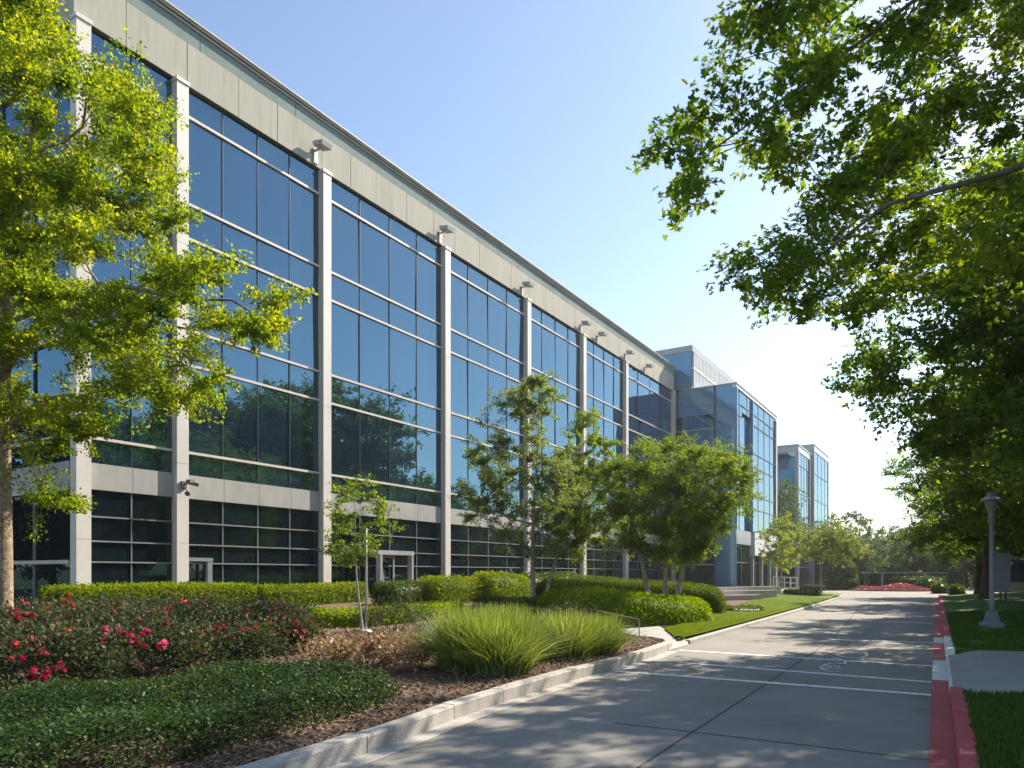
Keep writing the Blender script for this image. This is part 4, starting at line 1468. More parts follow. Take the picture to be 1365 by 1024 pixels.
def blossom(parent, p, s, mat, seed):
    rs = np.random.RandomState(seed)
    parts = []
    for b in range(4 if s > 0.1 else 3):
        c0 = np.array(p) + rs.normal(size=3) * s * 0.5
        n = 26
        D = rand_unit(rs, n); D[:, 2] = D[:, 2] * 0.8 + 0.25; D = norm(D)
        T_ = norm(np.cross(D, rand_unit(rs, n)))
        parts.append(leaves(c0 + D * s * 0.22 - T_ * s * 0.25, T_ + D * 0.35, D, s * rs.uniform(0.4, 0.65, n), np.clip(rs.normal(0.5, 0.28, n), 0, 1), 1.9))
    V, Fc, q = cat3(parts)
    return link_mesh("blossom", np_mesh("blossom", V, Fc, q, mat), parent)


BL = [(147, 805, .10, 1), (88, 806, .07, 1), (60, 816, .06, 1), (78, 813, .05, 1), (27, 826, .08, 1), (23, 862, .06, 1), (182, 843, .10, 0), (175, 853, .07, 0), (215, 862, .09, 0), (139, 857, .08, 0),
      (162, 853, .06, 1), (211, 837, .06, 0), (220, 837, .05, 0), (238, 838, .05, 1), (262, 826, .06, 1), (272, 846, .07, 1), (257, 850, .06, 1), (306, 826, .06, 1), (330, 820, .05, 1), (328, 829, .05, 1), (360, 824, .06, 1),
      (376, 849, .085, 1), (401, 849, .085, 1), (42, 896, .07, 1), (60, 905, .065, 1), (78, 894, .05, 1), (46, 903, .055, 1), (90, 869, .05, 1), (190, 867, .05, 0), (152, 883, .04, 1), (332, 818, .05, 1), (24, 882, .05, 1)]
for i, (px, py, s, red) in enumerate(BL):
    best = None
    for (o, x, y, rx, h) in roses:
        Z = -x * sn + y * cs
        p = at(px, py - 5, Z - rx * 0.8)
        dx = math.hypot(p.x - x, p.y - y)
        zz = p.z - o.location.z
        pen = dx / rx + max(0, zz - h) * 4 + max(0, 0.35 - zz) * 4
        if best is None or pen < best[0]: best = (pen, o, p)
    blossom(best[1], best[2] - best[1].location, s * 1.3, M["petal_red"] if red else M["petal_pink"], 900 + i)

rs = np.random.RandomState(77)
for (o, x, y, rx, h) in roses:
    for k in range(8):
        a = rs.uniform(-2.4, 0.6); r = rx * rs.uniform(0.1, 0.85)
        blossom(o, (r * math.cos(a), r * math.sin(a), h * (1 - 0.4 * (r / rx) ** 3) * rs.uniform(0.98, 1.12)), rs.uniform(0.045, 0.085), M["petal_red"] if rs.uniform() < 0.45 else M["petal_pink"], 1200 + int(x * 10) + k)

bush("dry_shrub", -7.75, 8.2, 0.95, 0.36, 3800, 0.055, M["l_dry"], M["rust"], 70, "dry brown twiggy shrub spreading over the mulch", "shrub", None, stems=40)
bush("dry_shrub", -8.6, 9.2, 0.7, 0.26, 1500, 0.05, M["l_dry"], M["rust"], 71, "small dry brown shrub behind the larger one by the tree stake", "shrub", None, stems=25)
bush("small_shrub", -10.9, 12.4, 0.8, 0.6, 2000, 0.05, M["l_rose"], M["bark"], 72, "grey green shrub beside the white stake footing", "shrub", None, stems=12)
bush("small_shrub", -9.3, 12.3, 0.8, 0.35, 1600, 0.05, M["l_rose"], M["bark"], 73, "low dark shrub between the stake and ornamental grass", "shrub", None, stems=12)
bush("small_shrub", -7.6, 13.7, 0.6, 0.55, 1400, 0.05, M["l_hedge2"], M["bark"], 74, "green shrub behind the right tuft of ornamental grass", "shrub", None, stems=10)
bush("small_shrub", -8.9, 17.2, 0.6, 0.6, 1200, 0.05, M["l_rose"], M["rust"], 75, "thin twiggy shrub behind the brown rail", "shrub", None, stems=16)

# ------------------------------------------------------------------ ground cover, mulch chips
GCF = [(-8, -4.9), (1, -4.95), (3.2, -5.05), (4.6, -5.25), (5.6, -5.35), (6.4, -5.6), (7.0, -6.2)]
GCB = [(-8, -8.9), (3.5, -8.7), (5.4, -8.35), (6.5, -8.1), (7.0, -7.4)]


def cover_h(x, y):
    f, b = interp(GCF, y), interp(GCB, y)
    e = min((f - x) / 0.35, (x - b) / 0.4, (7.05 - y) / 0.4)
    return 0.30 * sstep(e) * (0.85 + 0.3 * math.sin(x * 2.1 + y * 1.3) * math.sin(y * 1.9 - x)) if e > 0 else 0


rs = np.random.RandomState(61)
parts = []
Q = []
while len(Q) < 13000:
    y = -2.0 + 9.2 * rs.uniform() ** 0.8
    f, b = interp(GCF, y), interp(GCB, y)
    x = b + (f - b) * rs.uniform() + rs.normal() * 0.08
    hh = cover_h(x, y)
    if hh <= 0.02 and rs.uniform() < 0.7: continue
    Q.append((x, y, gz(x, y) + hh * rs.uniform(0.55, 1.05)))
Q = np.array(Q)
for k in range(9):
    m = len(Q)
    P = Q + rs.normal(size=(m, 3)) * np.array([0.05, 0.05, 0.035])
    D = rs.normal(size=(m, 3)) * np.array([1, 1, 0.4]) + np.array([0, 0, 0.35])
    Nn = rs.normal(size=(m, 3)) * 0.5 + np.array([0, 0, 1])
    q = np.clip(0.45 + 0.16 * np.sin(Q[:, 0] * 3 + 1) * np.sin(Q[:, 1] * 2.3) + rs.normal(size=m) * 0.17, 0, 1)
    parts.append(leaves(P, D, Nn, 0.036 * rs.uniform(0.5, 1.4, m), q, 1.2))
V, Fc, q = cat3(parts)
tag(link_mesh("ground_cover", np_mesh("ground_cover", V, Fc, q, M["l_cover"])), kind="stuff")

rs = np.random.RandomState(62)
Q = []
while len(Q) < 34000:
    y = 1 + 17 * rs.uniform() ** 1.3
    k0 = interp(KERB, y) - 0.19 if y < 14.3 else interp(BEDE, y) - 0.03
    x = k0 - 5.5 * rs.uniform() ** 1.5 * (1.0 if y > 6 else 0.75)
    Q.append((x, y, gz(x, y) + 0.008 + abs(rs.normal()) * 0.012))
Q = np.array(Q)
m = len(Q)
V, Fc, q = leaves(Q, rs.normal(size=(m, 3)) * np.array([1, 1, 0.25]), rs.normal(size=(m, 3)) * 0.35 + np.array([0, 0, 1]), rs.uniform(0.02, 0.075, m), np.clip(rs.normal(0.45, 0.25, m), 0, 1), 0.9)
tag(link_mesh("mulch_chips", np_mesh("mulch_chips", V, Fc, q, M["chip"])), kind="stuff")


# ------------------------------------------------------------------ ornamental grass
def tuft(x, y, r, h, n, seed, label):
    rs = np.random.RandomState(seed)
    a = rs.uniform(0, 6.283, n); rr = r * 0.62 * np.sqrt(rs.uniform(0, 1, n))
    B = np.stack([rr * np.cos(a), rr * np.sin(a), np.full(n, -0.03)], 1)
    out = np.stack([np.cos(a), np.sin(a), 0 * a], 1) + rs.normal(size=(n, 3)) * np.array([0.75, 0.75, 0])
    lean = rs.uniform(0.03, 1.0, n) ** 1.5 * r * 0.85
    H = h * rs.uniform(0.5, 1.12, n) * (1 - 0.35 * (lean / r) ** 2)
    wv = np.stack([-out[:, 1], out[:, 0], 0 * a], 1)
    wv = norm(wv + rs.normal(size=(n, 3)) * 0.4)
    w = rs.uniform(0.0035, 0.009, n)
    S = 5
    V = np.zeros((n, S, 2, 3))
    for k in range(S):
        t = k / (S - 1)
        c_ = B + out * (lean * (0.25 * t + 0.75 * t ** 2.2))[:, None]
        c_[:, 2] += H * (t - 0.16 * t ** 3 * (lean / r))
        ww = (w * (1 - 0.85 * t))[:, None]
        V[:, k, 0] = c_ - wv * ww
        V[:, k, 1] = c_ + wv * ww
    Fc = []
    for k in range(S - 1):
        Fc.append(np.array([2 * k, 2 * k + 1, 2 * k + 3, 2 * k + 2]))
    Fc = np.array(Fc)[None] + (np.arange(n) * S * 2)[:, None, None]
    tone = np.clip(rs.normal(0.40, 0.27, n), 0, 1)
    q = np.repeat(tone[:, None], S - 1, 1)
    o = link_mesh("ornamental_grass", np_mesh("ornamental_grass", V.reshape(-1, 3), Fc.reshape(-1, 4), q.ravel(), M["l_grass"]))
    o.location = (x, y, gz(x, y))
    return tag(o, label, "ornamental grass", "ornamental grass tufts by the kerb")


tuft(-6.45, 8.95, 0.62, 0.98, 4600, 81, "leftmost tall arching grass tuft, next to the dry shrub")
tuft(-5.85, 9.0, 0.72, 0.95, 5200, 82, "bright grass tuft nearest the kerb, at the front of the clump")
tuft(-6.45, 10.1, 0.62, 0.95, 4600, 83, "middle grass tuft behind the two front ones")
tuft(-6.0, 11.3, 0.72, 0.82, 4600, 84, "grass tuft in the middle of the right hand clump")
tuft(-5.85, 12.4, 0.62, 0.72, 4000, 85, "rightmost fine grass tuft beside the concrete apron")

# ------------------------------------------------------------------ trees
# left tree, trunk at the frame edge
tb = Vector((-13.25, 5.5, gz(-13.25, 5.5)))
poly = [(-260, -330), (20, -300), (45, -20), (80, 46), (112, 84), (178, 110), (206, 148), (220, 195), (255, 222), (262, 265), (250, 290), (268, 325), (265, 358), (300, 380), (335, 410), (368, 385),
        (376, 415), (352, 450), (322, 468), (290, 480), (292, 520), (268, 540), (222, 532), (155, 528), (145, 555), (148, 582), (100, 572), (40, 560), (-60, 545), (-260, 500)]
gaps = [[(140, 290), (200, 315), (185, 400), (130, 390)], [(15, 400), (95, 425), (90, 525), (20, 515)], [(40, 170), (95, 185), (85, 235), (45, 225)], [(100, 250), (125, 255), (120, 300), (98, 295)], [(275, 370), (300, 385), (290, 420), (265, 400)], [(100, 480), (140, 490), (135, 520), (100, 515)]]
rs = np.random.RandomState(101)
cl = [c for c in clumps_poly(rs, poly, 9.6, 13.9, 445, gaps)]
cl += [at(110, 580, 11.5), at(70, 590, 11.6), at(30, 600, 11.4), at(78, 672, 11.3), at(55, 668, 11.2), at(362, 415, 11.4), at(366, 395, 11.5), at(345, 438, 11.4)]
make_tree("broadleaf_tree", tb, 9.0, 0.17, cl, 0.54, 400000, 0.060, M["l_left"], M["bark_tan"], 101, lean=(0.1, 0.3), n_limb=14, fork=0.30, twigs=8, flat=0.6, droop=0.02, flare=1.25,
          label="yellow green tree with tan trunk at the left edge, overhanging the roses", lw=0.95, twig_r=0.005, clump_tone=0.22)

# overhanging oak, top right, trunk outside the frame
poly = [(990, -260), (965, 30), (935, 95), (905, 150), (872, 195), (880, 218), (905, 225), (908, 262), (950, 240), (1000, 238), (1045, 205), (1085, 240), (1058, 300), (985, 345), (985, 372), (1000, 405),
        (1075, 420), (1140, 430), (1240, 400), (1420, 330), (1760, 200), (1700, -260)]
gaps = [[(985, 60), (1012, 75), (1000, 110), (970, 105)], [(1050, 170), (1110, 160), (1120, 185), (1060, 205)], [(1190, 145), (1235, 130), (1225, 155), (1195, 165)], [(1270, 60), (1330, 30), (1300, 80), (1270, 95)],
        [(1295, 285), (1365, 268), (1365, 322), (1290, 340)], [(1060, 225), (1085, 215), (1075, 240), (1050, 250)], [(1110, 375), (1150, 365), (1150, 395), (1115, 405)], [(1190, 250), (1220, 235), (1215, 260), (1190, 270)],
        [(1325, 160), (1365, 140), (1365, 190), (1335, 200)]]
rs = np.random.RandomState(111)
cl = clumps_poly(rs, poly, 6.6, 11.0, 430, gaps)
cl += [at(876, 205, 8.6), at(895, 200, 8.5), at(910, 262, 8.4), at(985, 350, 9.0), at(975, 372, 9.0)]
make_tree("oak_tree", (4.6, 8.3, gz(4.6, 8.3)), 8.5, 0.17, cl, 0.44, 230000, 0.050, M["l_oak"], M["bark"], 111, lean=(-0.3, 0.2), n_limb=15, fork=0.36, twigs=7, flat=0.6, rosette=5, flare=1.5,
          label="near leafy oak whose branches overhang from the upper right", lw=1.15, twig_r=0.005, clump_tone=0.3)


def crown_tree(name, x, y, ells, n_cl, cr, n_leaf, leaf, lm, bm, seed, top, tr_, label, group=None, z=None, **kw):
    rs = np.random.RandomState(seed)
    z0 = gz(x, y) if z is None else z
    E = [(x + e[0], y + e[1], z0 + e[2], e[3], e[4], e[5]) for e in ells]
    return make_tree(name, (x, y, z0), top, tr_, clumps_ell(rs, E, n_cl), cr, n_leaf, leaf, lm, bm, seed, label=label, group=group, **kw)


# row of trees along the right of the drive
t1 = crown_tree("shade_tree", 3.0, 19.5, [(0, 0, 7.2, 4.6, 5.0, 3.6), (-1.9, -0.4, 6.2, 3.4, 3.6, 2.6), (0.5, 0, 4.6, 4.2, 4.4, 1.7), (0.6, 2.5, 9.6, 3.2, 3.8, 2.2), (-3.6, -4.4, 8.2, 2.0, 1.6, 1.0)], 480, 0.76, 150000, 0.112, M["l_row"], M["bark"], 121, 9.0, 0.24,  # last two crown lobes added for the shade they cast on bed and drive
                "nearest dark shade tree reaching over the drive from the right lawn", "shade trees along the right of the drive", n_limb=14, fork=0.28, twigs=8, flat=0.55, lw=1.1, clump_tone=0.3)
t2 = crown_tree("shade_tree", 1.9, 33.0, [(0, 0, 7.0, 4.2, 5.0, 3.3), (-0.8, 0, 5.0, 3.0, 4.2, 1.8), (0.6, 0, 4.0, 3.8, 4.4, 1.5)], 300, 0.85, 100000, 0.125, M["l_row"], M["bark"], 131, 9.0, 0.27,
                "second shade tree on the lawn, behind the grey lamp post", "shade trees along the right of the drive", n_limb=12, fork=0.25, twigs=7, flat=0.55, lw=1.1, clump_tone=0.3)
GR = "shade trees along the right of the drive"
t2.location.x = 2.3
copy_thing(t2, (1.0, 46.0, gz(1.0, 46)), 2.1, 0.95, "third shade tree on the right, its thick trunk left of the lamp post", GR)
copy_thing(t1, (4.8, 42.0, gz(4.8, 42)), 4.0, 0.9, "shade tree deep in the right lawn, at the frame edge", GR)
copy_thing(t2, (0.9, 58.0, gz(.9, 56)), 4.2, 0.85, "fourth shade tree along the red kerb, small with distance", GR)
copy_thing(t1, (5.0, 60.0, gz(5, 56)), 1.0, 0.95, "shade tree before the blue screen at the far right", GR)
copy_thing(t1, (7.0, 29.0, gz(7, 29)), 2.6, 1.0, "shade tree off the right edge, its crown darkening the lawn", GR)

copy_thing(t2, (4.4, 14.0, gz(4.4, 14.0)), 3.3, 0.95, "tree added just off the right edge to shade the near drive", GR)  # tree added outside the view so its crown shades the near drive

# tall trees opposite the facade, seen reflected in its glass
rt = crown_tree("tall_tree", 16.0, 41.0, [(0, 0, 12, 5.5, 6, 6.0), (0, 2, 7, 6.0, 6.5, 4.0), (1, -2, 16, 3.4, 3.8, 3.4), (0, 0, 4.8, 5.5, 6.5, 3.2)], 330, 1.6, 90000, 0.28, M["l_row"], M["bark"], 141, 17.5, 0.4,
                "tall tree opposite the building, reflected in its blue glass", "tall trees reflected in the facade", z=0.3, n_limb=12, fork=0.2, twigs=7, flat=0.6, clump_tone=0.3, twig_r=0.012)
rt.scale = (0.92, 0.92, 0.92)
for (x, y, rz, s) in ((16.0, 48.5, 2.0, 1.06), (15.5, 33.5, 4.1, 0.76), (16.0, 55.5, 1.1, 1.15), (15.5, 62.5, 0.3, 1.22), (19, 26.5, 3.0, 0.72), (21.0, 44.0, 0.6, 1.0), (16.5, 70.5, 5.2, 0.66), (15.5, 77, 1.7, 0.52), (17, 86, 3.5, 0.5), (23, 57, 0.4, 1.1), (22, 35, 5.0, 0.8)):
    copy_thing(rt, (x, y, 0.3), rz, s)

for (x, y, rz, s) in ((-38, 4, 0.5, 0.5), (-47, -3, 2.4, 0.6), (-33, -6, 1.4, 0.45)):
    copy_thing(rt, (x, y, 0.3), rz, s, "tree off the left edge, reflected in the end wall glass", "trees reflected in the end wall")
# slender pale trees before the facade
b1 = at(711, 811, 24.5)
poly = [(706, 490), (690, 520), (660, 535), (640, 570), (626, 600), (612, 660), (622, 700), (660, 728), (700, 742), (748, 742), (775, 700), (770, 640), (755, 600), (735, 570), (742, 520), (722, 505)]
rs = np.random.RandomState(151)
cl = clumps_poly(rs, poly, 23.0, 26.0, 150)
make_tree("slender_tree", (b1.x, b1.y, gz(b1.x, b1.y)), 7.9, 0.085, cl, 0.46, 60000, 0.068, M["l_birch"], M["bark_pale"], 151, n_limb=14, fork=0.28, twigs=6, flat=0.8,
          label="tallest slender silvery tree with pale trunk, in front of the fourth and fifth bays", lw=1.0, twig_r=0.005, clump_tone=0.25)
b1 = at(723, 811, 26.5)
poly = [(778, 545), (765, 575), (740, 600), (735, 660), (728, 720), (760, 745), (800, 735), (828, 700), (830, 650), (815, 600), (805, 565)]
cl = clumps_poly(rs, poly, 25.3, 28.0, 120)
make_tree("slender_tree", (b1.x, b1.y, gz(b1.x, b1.y)), 6.6, 0.075, cl, 0.5, 58000, 0.070, M["l_mid"], M["bark_pale"], 152, lean=(1.5, 1.0), n_limb=11, fork=0.3, twigs=6, flat=0.75,
          label="shorter greener tree leaning right behind the tallest slender tree", lw=1.0, twig_r=0.005)
# multi-stemmed tree
b1 = at(884, 795, 25.2)
poly = [(882, 592), (850, 598), (826, 622), (812, 660), (816, 705), (832, 725), (862, 745), (905, 750), (930, 742), (945, 728), (958, 712), (972, 690), (1002, 662), (998, 640), (992, 620), (985, 612), (962, 600),
        (935, 602), (920, 598), (905, 588)]
rs = np.random.RandomState(161)
cl = clumps_poly(rs, poly, 23.2, 27.2, 230)
make_tree("multi_stem_tree", (b1.x, b1.y, gz(b1.x, b1.y)), 4.6, 0.12, cl, 0.54, 120000, 0.068, M["l_mid"], M["bark_pale"], 161, n_limb=12, fork=0.4, twigs=7, flat=0.7,
          trunks=[((-0.3, -0.2), (-0.9, -0.6)), ((0.28, 0.15), (0.9, 0.7)), ((0.0, 0.12), (0.2, 0.0))], label="broad multi stemmed tree among the clipped mounds", lw=1.0, twig_r=0.005)
# staked young tree
b1 = on(488, 850, 0.3)
poly = [(462, 642), (445, 655), (440, 690), (442, 730), (455, 752), (480, 752), (500, 728), (524, 715), (528, 690), (510, 668), (498, 648), (478, 640)]
rs = np.random.RandomState(171)
Zb = -b1.x * sn + b1.y * cs
cl = clumps_poly(rs, poly, Zb - 0.7, Zb + 0.6, 46)
make_tree("young_tree", (b1.x - 0.12, b1.y + 0.05, gz(b1.x, b1.y)), 3.1, 0.028, cl, 0.24, 6500, 0.055, M["l_mid"], M["bark_pale"], 171, lean=(-0.25, -0.15), n_limb=9, fork=0.45, twigs=6, flat=0.6,
          label="thin young tree tied to a stake left of the ornamental grass", lw=1.0, twig_r=0.003)
sk = empty("tree_stake", (b1.x, b1.y, gz(b1.x, b1.y)), "slim grey stake in a white block beside the young tree", "stake")
a = MB(); a.tube([(0, 0, 0), (0, 0, 2.25)], 0.022, 8); a.build("post", M["greymetal"], sk, True)
a = MB(); a.lathe([(0.13, -0.1), (0.13, 0.14), (0.11, 0.17), (0.03, 0.172)], 14); a.build("footing", M["white"], sk)
a = MB(); a.tube([(0, 0, 1.9), (-0.08, 0.02, 1.93), (-0.17, 0.03, 1.9), (-0.10, 0.06, 1.88), (0, 0.03, 1.9)], 0.008, 5); a.build("tie", M["darkmetal"], sk)

# trees near the annex and far end
pt = crown_tree("round_tree", -8.3, 53.5, [(0, 0, 3.55, 2.6, 2.6, 1.45), (0.8, 0.6, 3.1, 2.2, 2.0, 1.0)], 120, 0.5, 24000, 0.10, M["l_pale"], M["bark_pale"], 181, 3.6, 0.07,
                "pale gold round headed tree on the far lawn", n_limb=10, fork=0.45, twigs=6, flat=0.7, lw=1.0)
crown_tree("round_tree", -13.2, 64.5, [(0, 0, 4.0, 1.7, 2.0, 2.4)], 70, 0.6, 10000, 0.13, M["l_left"], M["bark_pale"], 182, 5.0, 0.08,
           "bright yellow green tree against the annex corner, behind the pale gold tree", n_limb=8, fork=0.3, twigs=6)
fa = crown_tree("far_tree", -13.5, 106, [(0, 0, 6.6, 4.6, 4.4, 3.4), (2, 0, 4.5, 4.5, 4.5, 2.5)], 120, 1.1, 15000, 0.28, M["l_far"], M["bark"], 191, 8.5, 0.25,
                "tall loose tree at the end of the drive, right of the glass blocks", "trees beyond the end of the drive", z=0, n_limb=9, fork=0.25, twigs=6, twig_r=0.012)
GF = "trees beyond the end of the drive"
LF_ = "leafy tree in the hazy mass beyond the end of the drive"
for (x, y, rz, s, sz) in ((-7, 112, 1.0, 0.85, 0.8), (-2.5, 118, 2.0, 0.95, 0.8), (3, 112, 3.2, 1.0, 0.95), (8, 120, 4.4, 1.1, 1.0), (-18, 124, 5.0, 1.0, 0.9), (-10, 96, 2.6, 0.62, 0.62), (-5.2, 92, 0.3, 0.62, 0.66), (0.2, 96, 5.5, 0.8, 0.75),
                          (5.5, 90, 1.9, 0.9, 0.9), (10, 84, 3.9, 1.0, 1.0), (-24, 135, 2.2, 1.1, 1.0), (14, 98, 0.9, 1.2, 1.2), (-12, 140, 1.3, 1.2, 1.0), (0, 145, 0.2, 1.3, 1.0)):
    copy_thing(fa, (x, y, 0), rz, s, LF_, GF, sz)
copy_thing(fa, (-18.5, 86.5, 0), 1.5, 0.75, "tree standing between the annex and the far glass blocks", GF, 1.25)
fa["label"] = "tall loose tree at the end of the drive, right of the glass blocks"


rs = np.random.RandomState(195)
us = hedge("understorey_shrub", [(-9, 100), (-4.5, 100.5)], 4.0, 3.6, 3000, 0.30, M["l_far"], 196, "dense understorey shrub beneath the far trees", "shrub", "understorey beyond the end of the drive", boxy=2.2, zf=lambda x, y: 0.0, lump=0.1, rough=0.15)
us.location = (0, 0, 0)
for (x, y, s_) in ((5, 1, 1.05), (10, -3, 0.95), (14.5, -6, 1.1), (-5, 2, 1.15), (-10, 6, 1.3), (19, -8, 1.2), (2, 14, 1.5), (12, 10, 1.4)):
    c = us.copy(); C.objects.link(c)
    c.scale = (s_, s_, s_); c.location = (x + 6.7 * (s_ - 1), y + 100 * (1 - s_), 0)

for (x, y, s_) in ((30, 20, 2.0), (32, 38, 2.2), (30, 56, 2.0), (33, 74, 2.4), (30, 92, 2.0), (36, 110, 2.4), (34, 130, 2.4)):
    c = us.copy(); C.objects.link(c)
    c["label"] = "wide dense shrub opposite the long facade, mirrored in its lower glass"; c["group"] = "shrubs mirrored in the facade"
    c.scale = (s_, s_, s_); c.rotation_euler = (0, 0, R(90)); c.location = (x + 100 * s_, y + 6.7 * s_, 0)


def round_shrub(x, y, r, h, n, L, mat, seed, label):
    return hedge("round_shrub", [(x - r * 0.55, y), (x + r * 0.55, y)], 2 * r, h, n, L, mat, seed, label, "shrub", boxy=2.3, zf=lambda x, y: 0.05, lump=0.04, rough=0.06)


p = on(1142, 783); round_shrub(-9.9, 78, 1.7, 3.1, 3200, 0.16, M["l_far"], 201, "tall round shrub at the turning circle, left of the flower bed")
hedge("hedge", [(-11.6, 76.5), (-8.6, 77.0)], 1.3, 1.05, 2600, 0.10, M["l_hedge2"], 202, "boxy green hedge at the foot of the tall round shrub", "hedge", boxy=5, zf=lambda x, y: 0.0)
hedge("dark_shrub", [(-13.0, 72), (-11.0, 73)], 1.2, 0.55, 1400, 0.10, M["l_rose"], 203, "dark low shrub left of the boxy far hedge", "shrub", boxy=2.6, zf=lambda x, y: 0.05)
hedge("hedge", [(-6.5, 86), (-1.5, 87)], 2.0, 1.3, 2600, 0.14, M["l_hedge2"], 204, "far hedge behind the white pergola beam", "hedge", boxy=3, zf=lambda x, y: 0.0)
for i, (x, y, r, h, lb) in enumerate(((-1.6, 68, 1.0, 0.9, "dark shrub at the right end of the far flower bed"), (-0.4, 62, 0.9, 0.8, "shrub at the far end of the red kerb"), (-3.0, 82, 1.5, 1.5, "shrub under the right half of the pergola beam"))):
    hedge("round_shrub", [(x - r * 0.5, y), (x + r * 0.5, y)], 2 * r, h, 1200, 0.12, M["l_far"], 205 + i, lb, "shrub", boxy=2.3, zf=lambda x, y: 0.0, lump=0.06, rough=0.06)

# red flower bed on the turning circle
fb = empty("flower_bed", (-5.9, 77.5, 0), "low bed of red and pink flowers on the turning circle", "flower bed")
rs = np.random.RandomState(211)
m = 9000
a_ = rs.uniform(0, 6.283, m); r_ = np.sqrt(rs.uniform(0, 1, m))
Q = np.stack([3.6 * r_ * np.cos(a_), 3.2 * r_ * np.sin(a_), 0.10 + (0.42 + 0.2 * np.sin(5 * r_ * np.cos(a_))) * (1 - r_ ** 2) * rs.uniform(0.5, 1, m)], 1)
V, Fc, q = leaves(Q, rs.normal(size=(m, 3)) + np.array([0, 0, 0.6]), rs.normal(size=(m, 3)) * 0.5 + np.array([0, 0, 1]), rs.uniform(0.09, 0.2, m), np.clip(rs.normal(0.55, 0.3, m), 0, 1), 1.5)
link_mesh("flowers", np_mesh("flowers", V, Fc, q, M["bedflower"]), fb)
a = MB(); a.lathe([(3.9, -0.02), (3.9, 0.12), (3.75, 0.14), (3.7, 0.08), (0.3, 0.35)], 40); a.build("bed_rim", M["mulch"], fb)

# white pergola beam behind the flower bed
pg = empty("pergola", (-5.2, 83.5, 0), "long low white pergola beam behind the red flower bed", "pergola")
a = MB(); a.box(-4.0, 4.0, -0.05, 0.05, 1.66, 1.74); a.build("beam", M["greymetal"], pg)
for x in (-1.9, 1.9):
    a = MB(); a.box(x - 0.05, x + 0.05, -0.045, 0.045, -0.05, 1.66); a.build("post", M["greymetal"], pg)
a = MB()
for k in range(12): a.box(-3.8 + 0.66 * k, -3.74 + 0.66 * k, -0.3, 0.3, 1.745, 1.78)
a.build("slats", M["greymetal"], pg)

# ------------------------------------------------------------------ lamp posts
def lamp_post(x, y, label, s=1.0):
    z = gz(x, y)
    root = empty("lamp_post", (x, y, z), label, "street lamp", "lamp posts on the right lawn")
    a = MB(); a.lathe([(0.30, -0.1), (0.30, 0.10), (0.285, 0.13), (0.20, 0.17), (0.175, 0.24), (0.135, 0.42), (0.125, 0.45), (0.05, 0.452)], 28); a.build("footing", M["lampbase"], root, False)
    a = MB(); a.lathe([(0.065, 0.45), (0.063, 0.6), (0.055, 2.85), (0.055, 2.9)], 18); a.build("pole", M["lampmetal"], root, True)
    a = MB(); a.lathe([(0.075, 2.80), (0.085, 2.82), (0.085, 3.02), (0.078, 3.05), (0.082, 3.10), (0.095, 3.14), (0.05, 3.141)], 20); a.build("collar", M["lampmetal"], root, True)
    a = MB(); a.lathe([(0.085, 3.14), (0.10, 3.17), (0.165, 3.40), (0.17, 3.43), (0.02, 3.431)], 22); g_ = a.build("globe", M["lampglass"], root, True)
    a = MB()
    for k in range(4):
        t = math.pi / 4 + k * math.pi / 2
        a.tube([(0.10 * math.cos(t), 0.10 * math.sin(t), 3.14), (0.178 * math.cos(t), 0.178 * math.sin(t), 3.43)], 0.009, 5)
    a.build("ribs", M["lampmetal"], root)
    a = MB(); a.lathe([(0.255, 3.43), (0.262, 3.45), (0.25, 3.475), (0.13, 3.55), (0.115, 3.57), (0.11, 3.63), (0.08, 3.66), (0.02, 3.665)], 28); a.build("cap", M["lampmetal"], root, False)
    root.scale = (s, s, s)
    return root


lp = on(1322, 836, 0.16)
lamp_post(lp.x, lp.y, "grey post top lamp with conical cap on a concrete footing")

# ------------------------------------------------------------------ apron, rails, walls near the mounds
ap = MB()
lft = [(-5.18, 14.33), (-5.29, 14.91), (-5.51, 15.36), (-5.86, 15.66), (-6.31, 15.86), (-6.91, 16.21), (-7.61, 16.91)]
rgt = [(-5.2, 15.75), (-5.3, 15.95), (-5.5, 16.3), (-5.9, 16.95), (-6.3, 17.6), (-6.65, 18.2), (-7.15, 19.1)]
NA = 6
for i, (a, b) in enumerate(zip(lft, rgt)):
    for k in range(NA + 1):
        t = k / NA
        x, y = a[0] + (b[0] - a[0]) * t, a[1] + (b[1] - a[1]) * t
        e = sstep(i / 2.2)
        ap.v.append((x, y, 0.012 * (1 - e) + (gz(x, y) - 0.012 + 0.02 * t) * e))
for i in range(len(lft) - 1):
    for k in range(NA):
        q = i * (NA + 1) + k
        ap.f.append((q, q + 1, q + NA + 2, q + NA + 1)); ap.r.append(0.5)
o = ap.build("apron", M["pave"], smooth=True); o["kind"] = "structure"


def rail(name, pts, h, label, mat, step=1.6, r=0.013):
    root = empty(name, (pts[0].x, pts[0].y, gz(pts[0].x, pts[0].y)), label, "rail")
    b0 = root.location
    top = [Vector((p.x, p.y, gz(p.x, p.y) + h)) - b0 for p in pts]
    a = MB()
    for p, q in zip(top, top[1:]):
        d = (q - p).normalized(); w_ = Vector((-d.y, d.x, 0)) * r
        a.obox((p + q) / 2, (q - p) / 2, w_, (0, 0, r * 1.3))
    a.build("top_rail", mat, root)
    L_ = 0
    for p, q in zip(top, top[1:]):
        for k in range(max(1, int((q - p).length / step))):
            c = p.lerp(q, k / max(1, int((q - p).length / step)))
            a = MB(); a.box(c.x - r * .8, c.x + r * .8, c.y - r * .8, c.y + r * .8, c.z - h - 0.1, c.z - r * 1.31); a.build("post", mat, root)
    c = top[-1]
    a = MB(); a.box(c.x - r * .8, c.x + r * .8, c.y - r * .8, c.y + r * .8, c.z - h - 0.1, c.z - r * 1.31); a.build("post", mat, root)
    return root


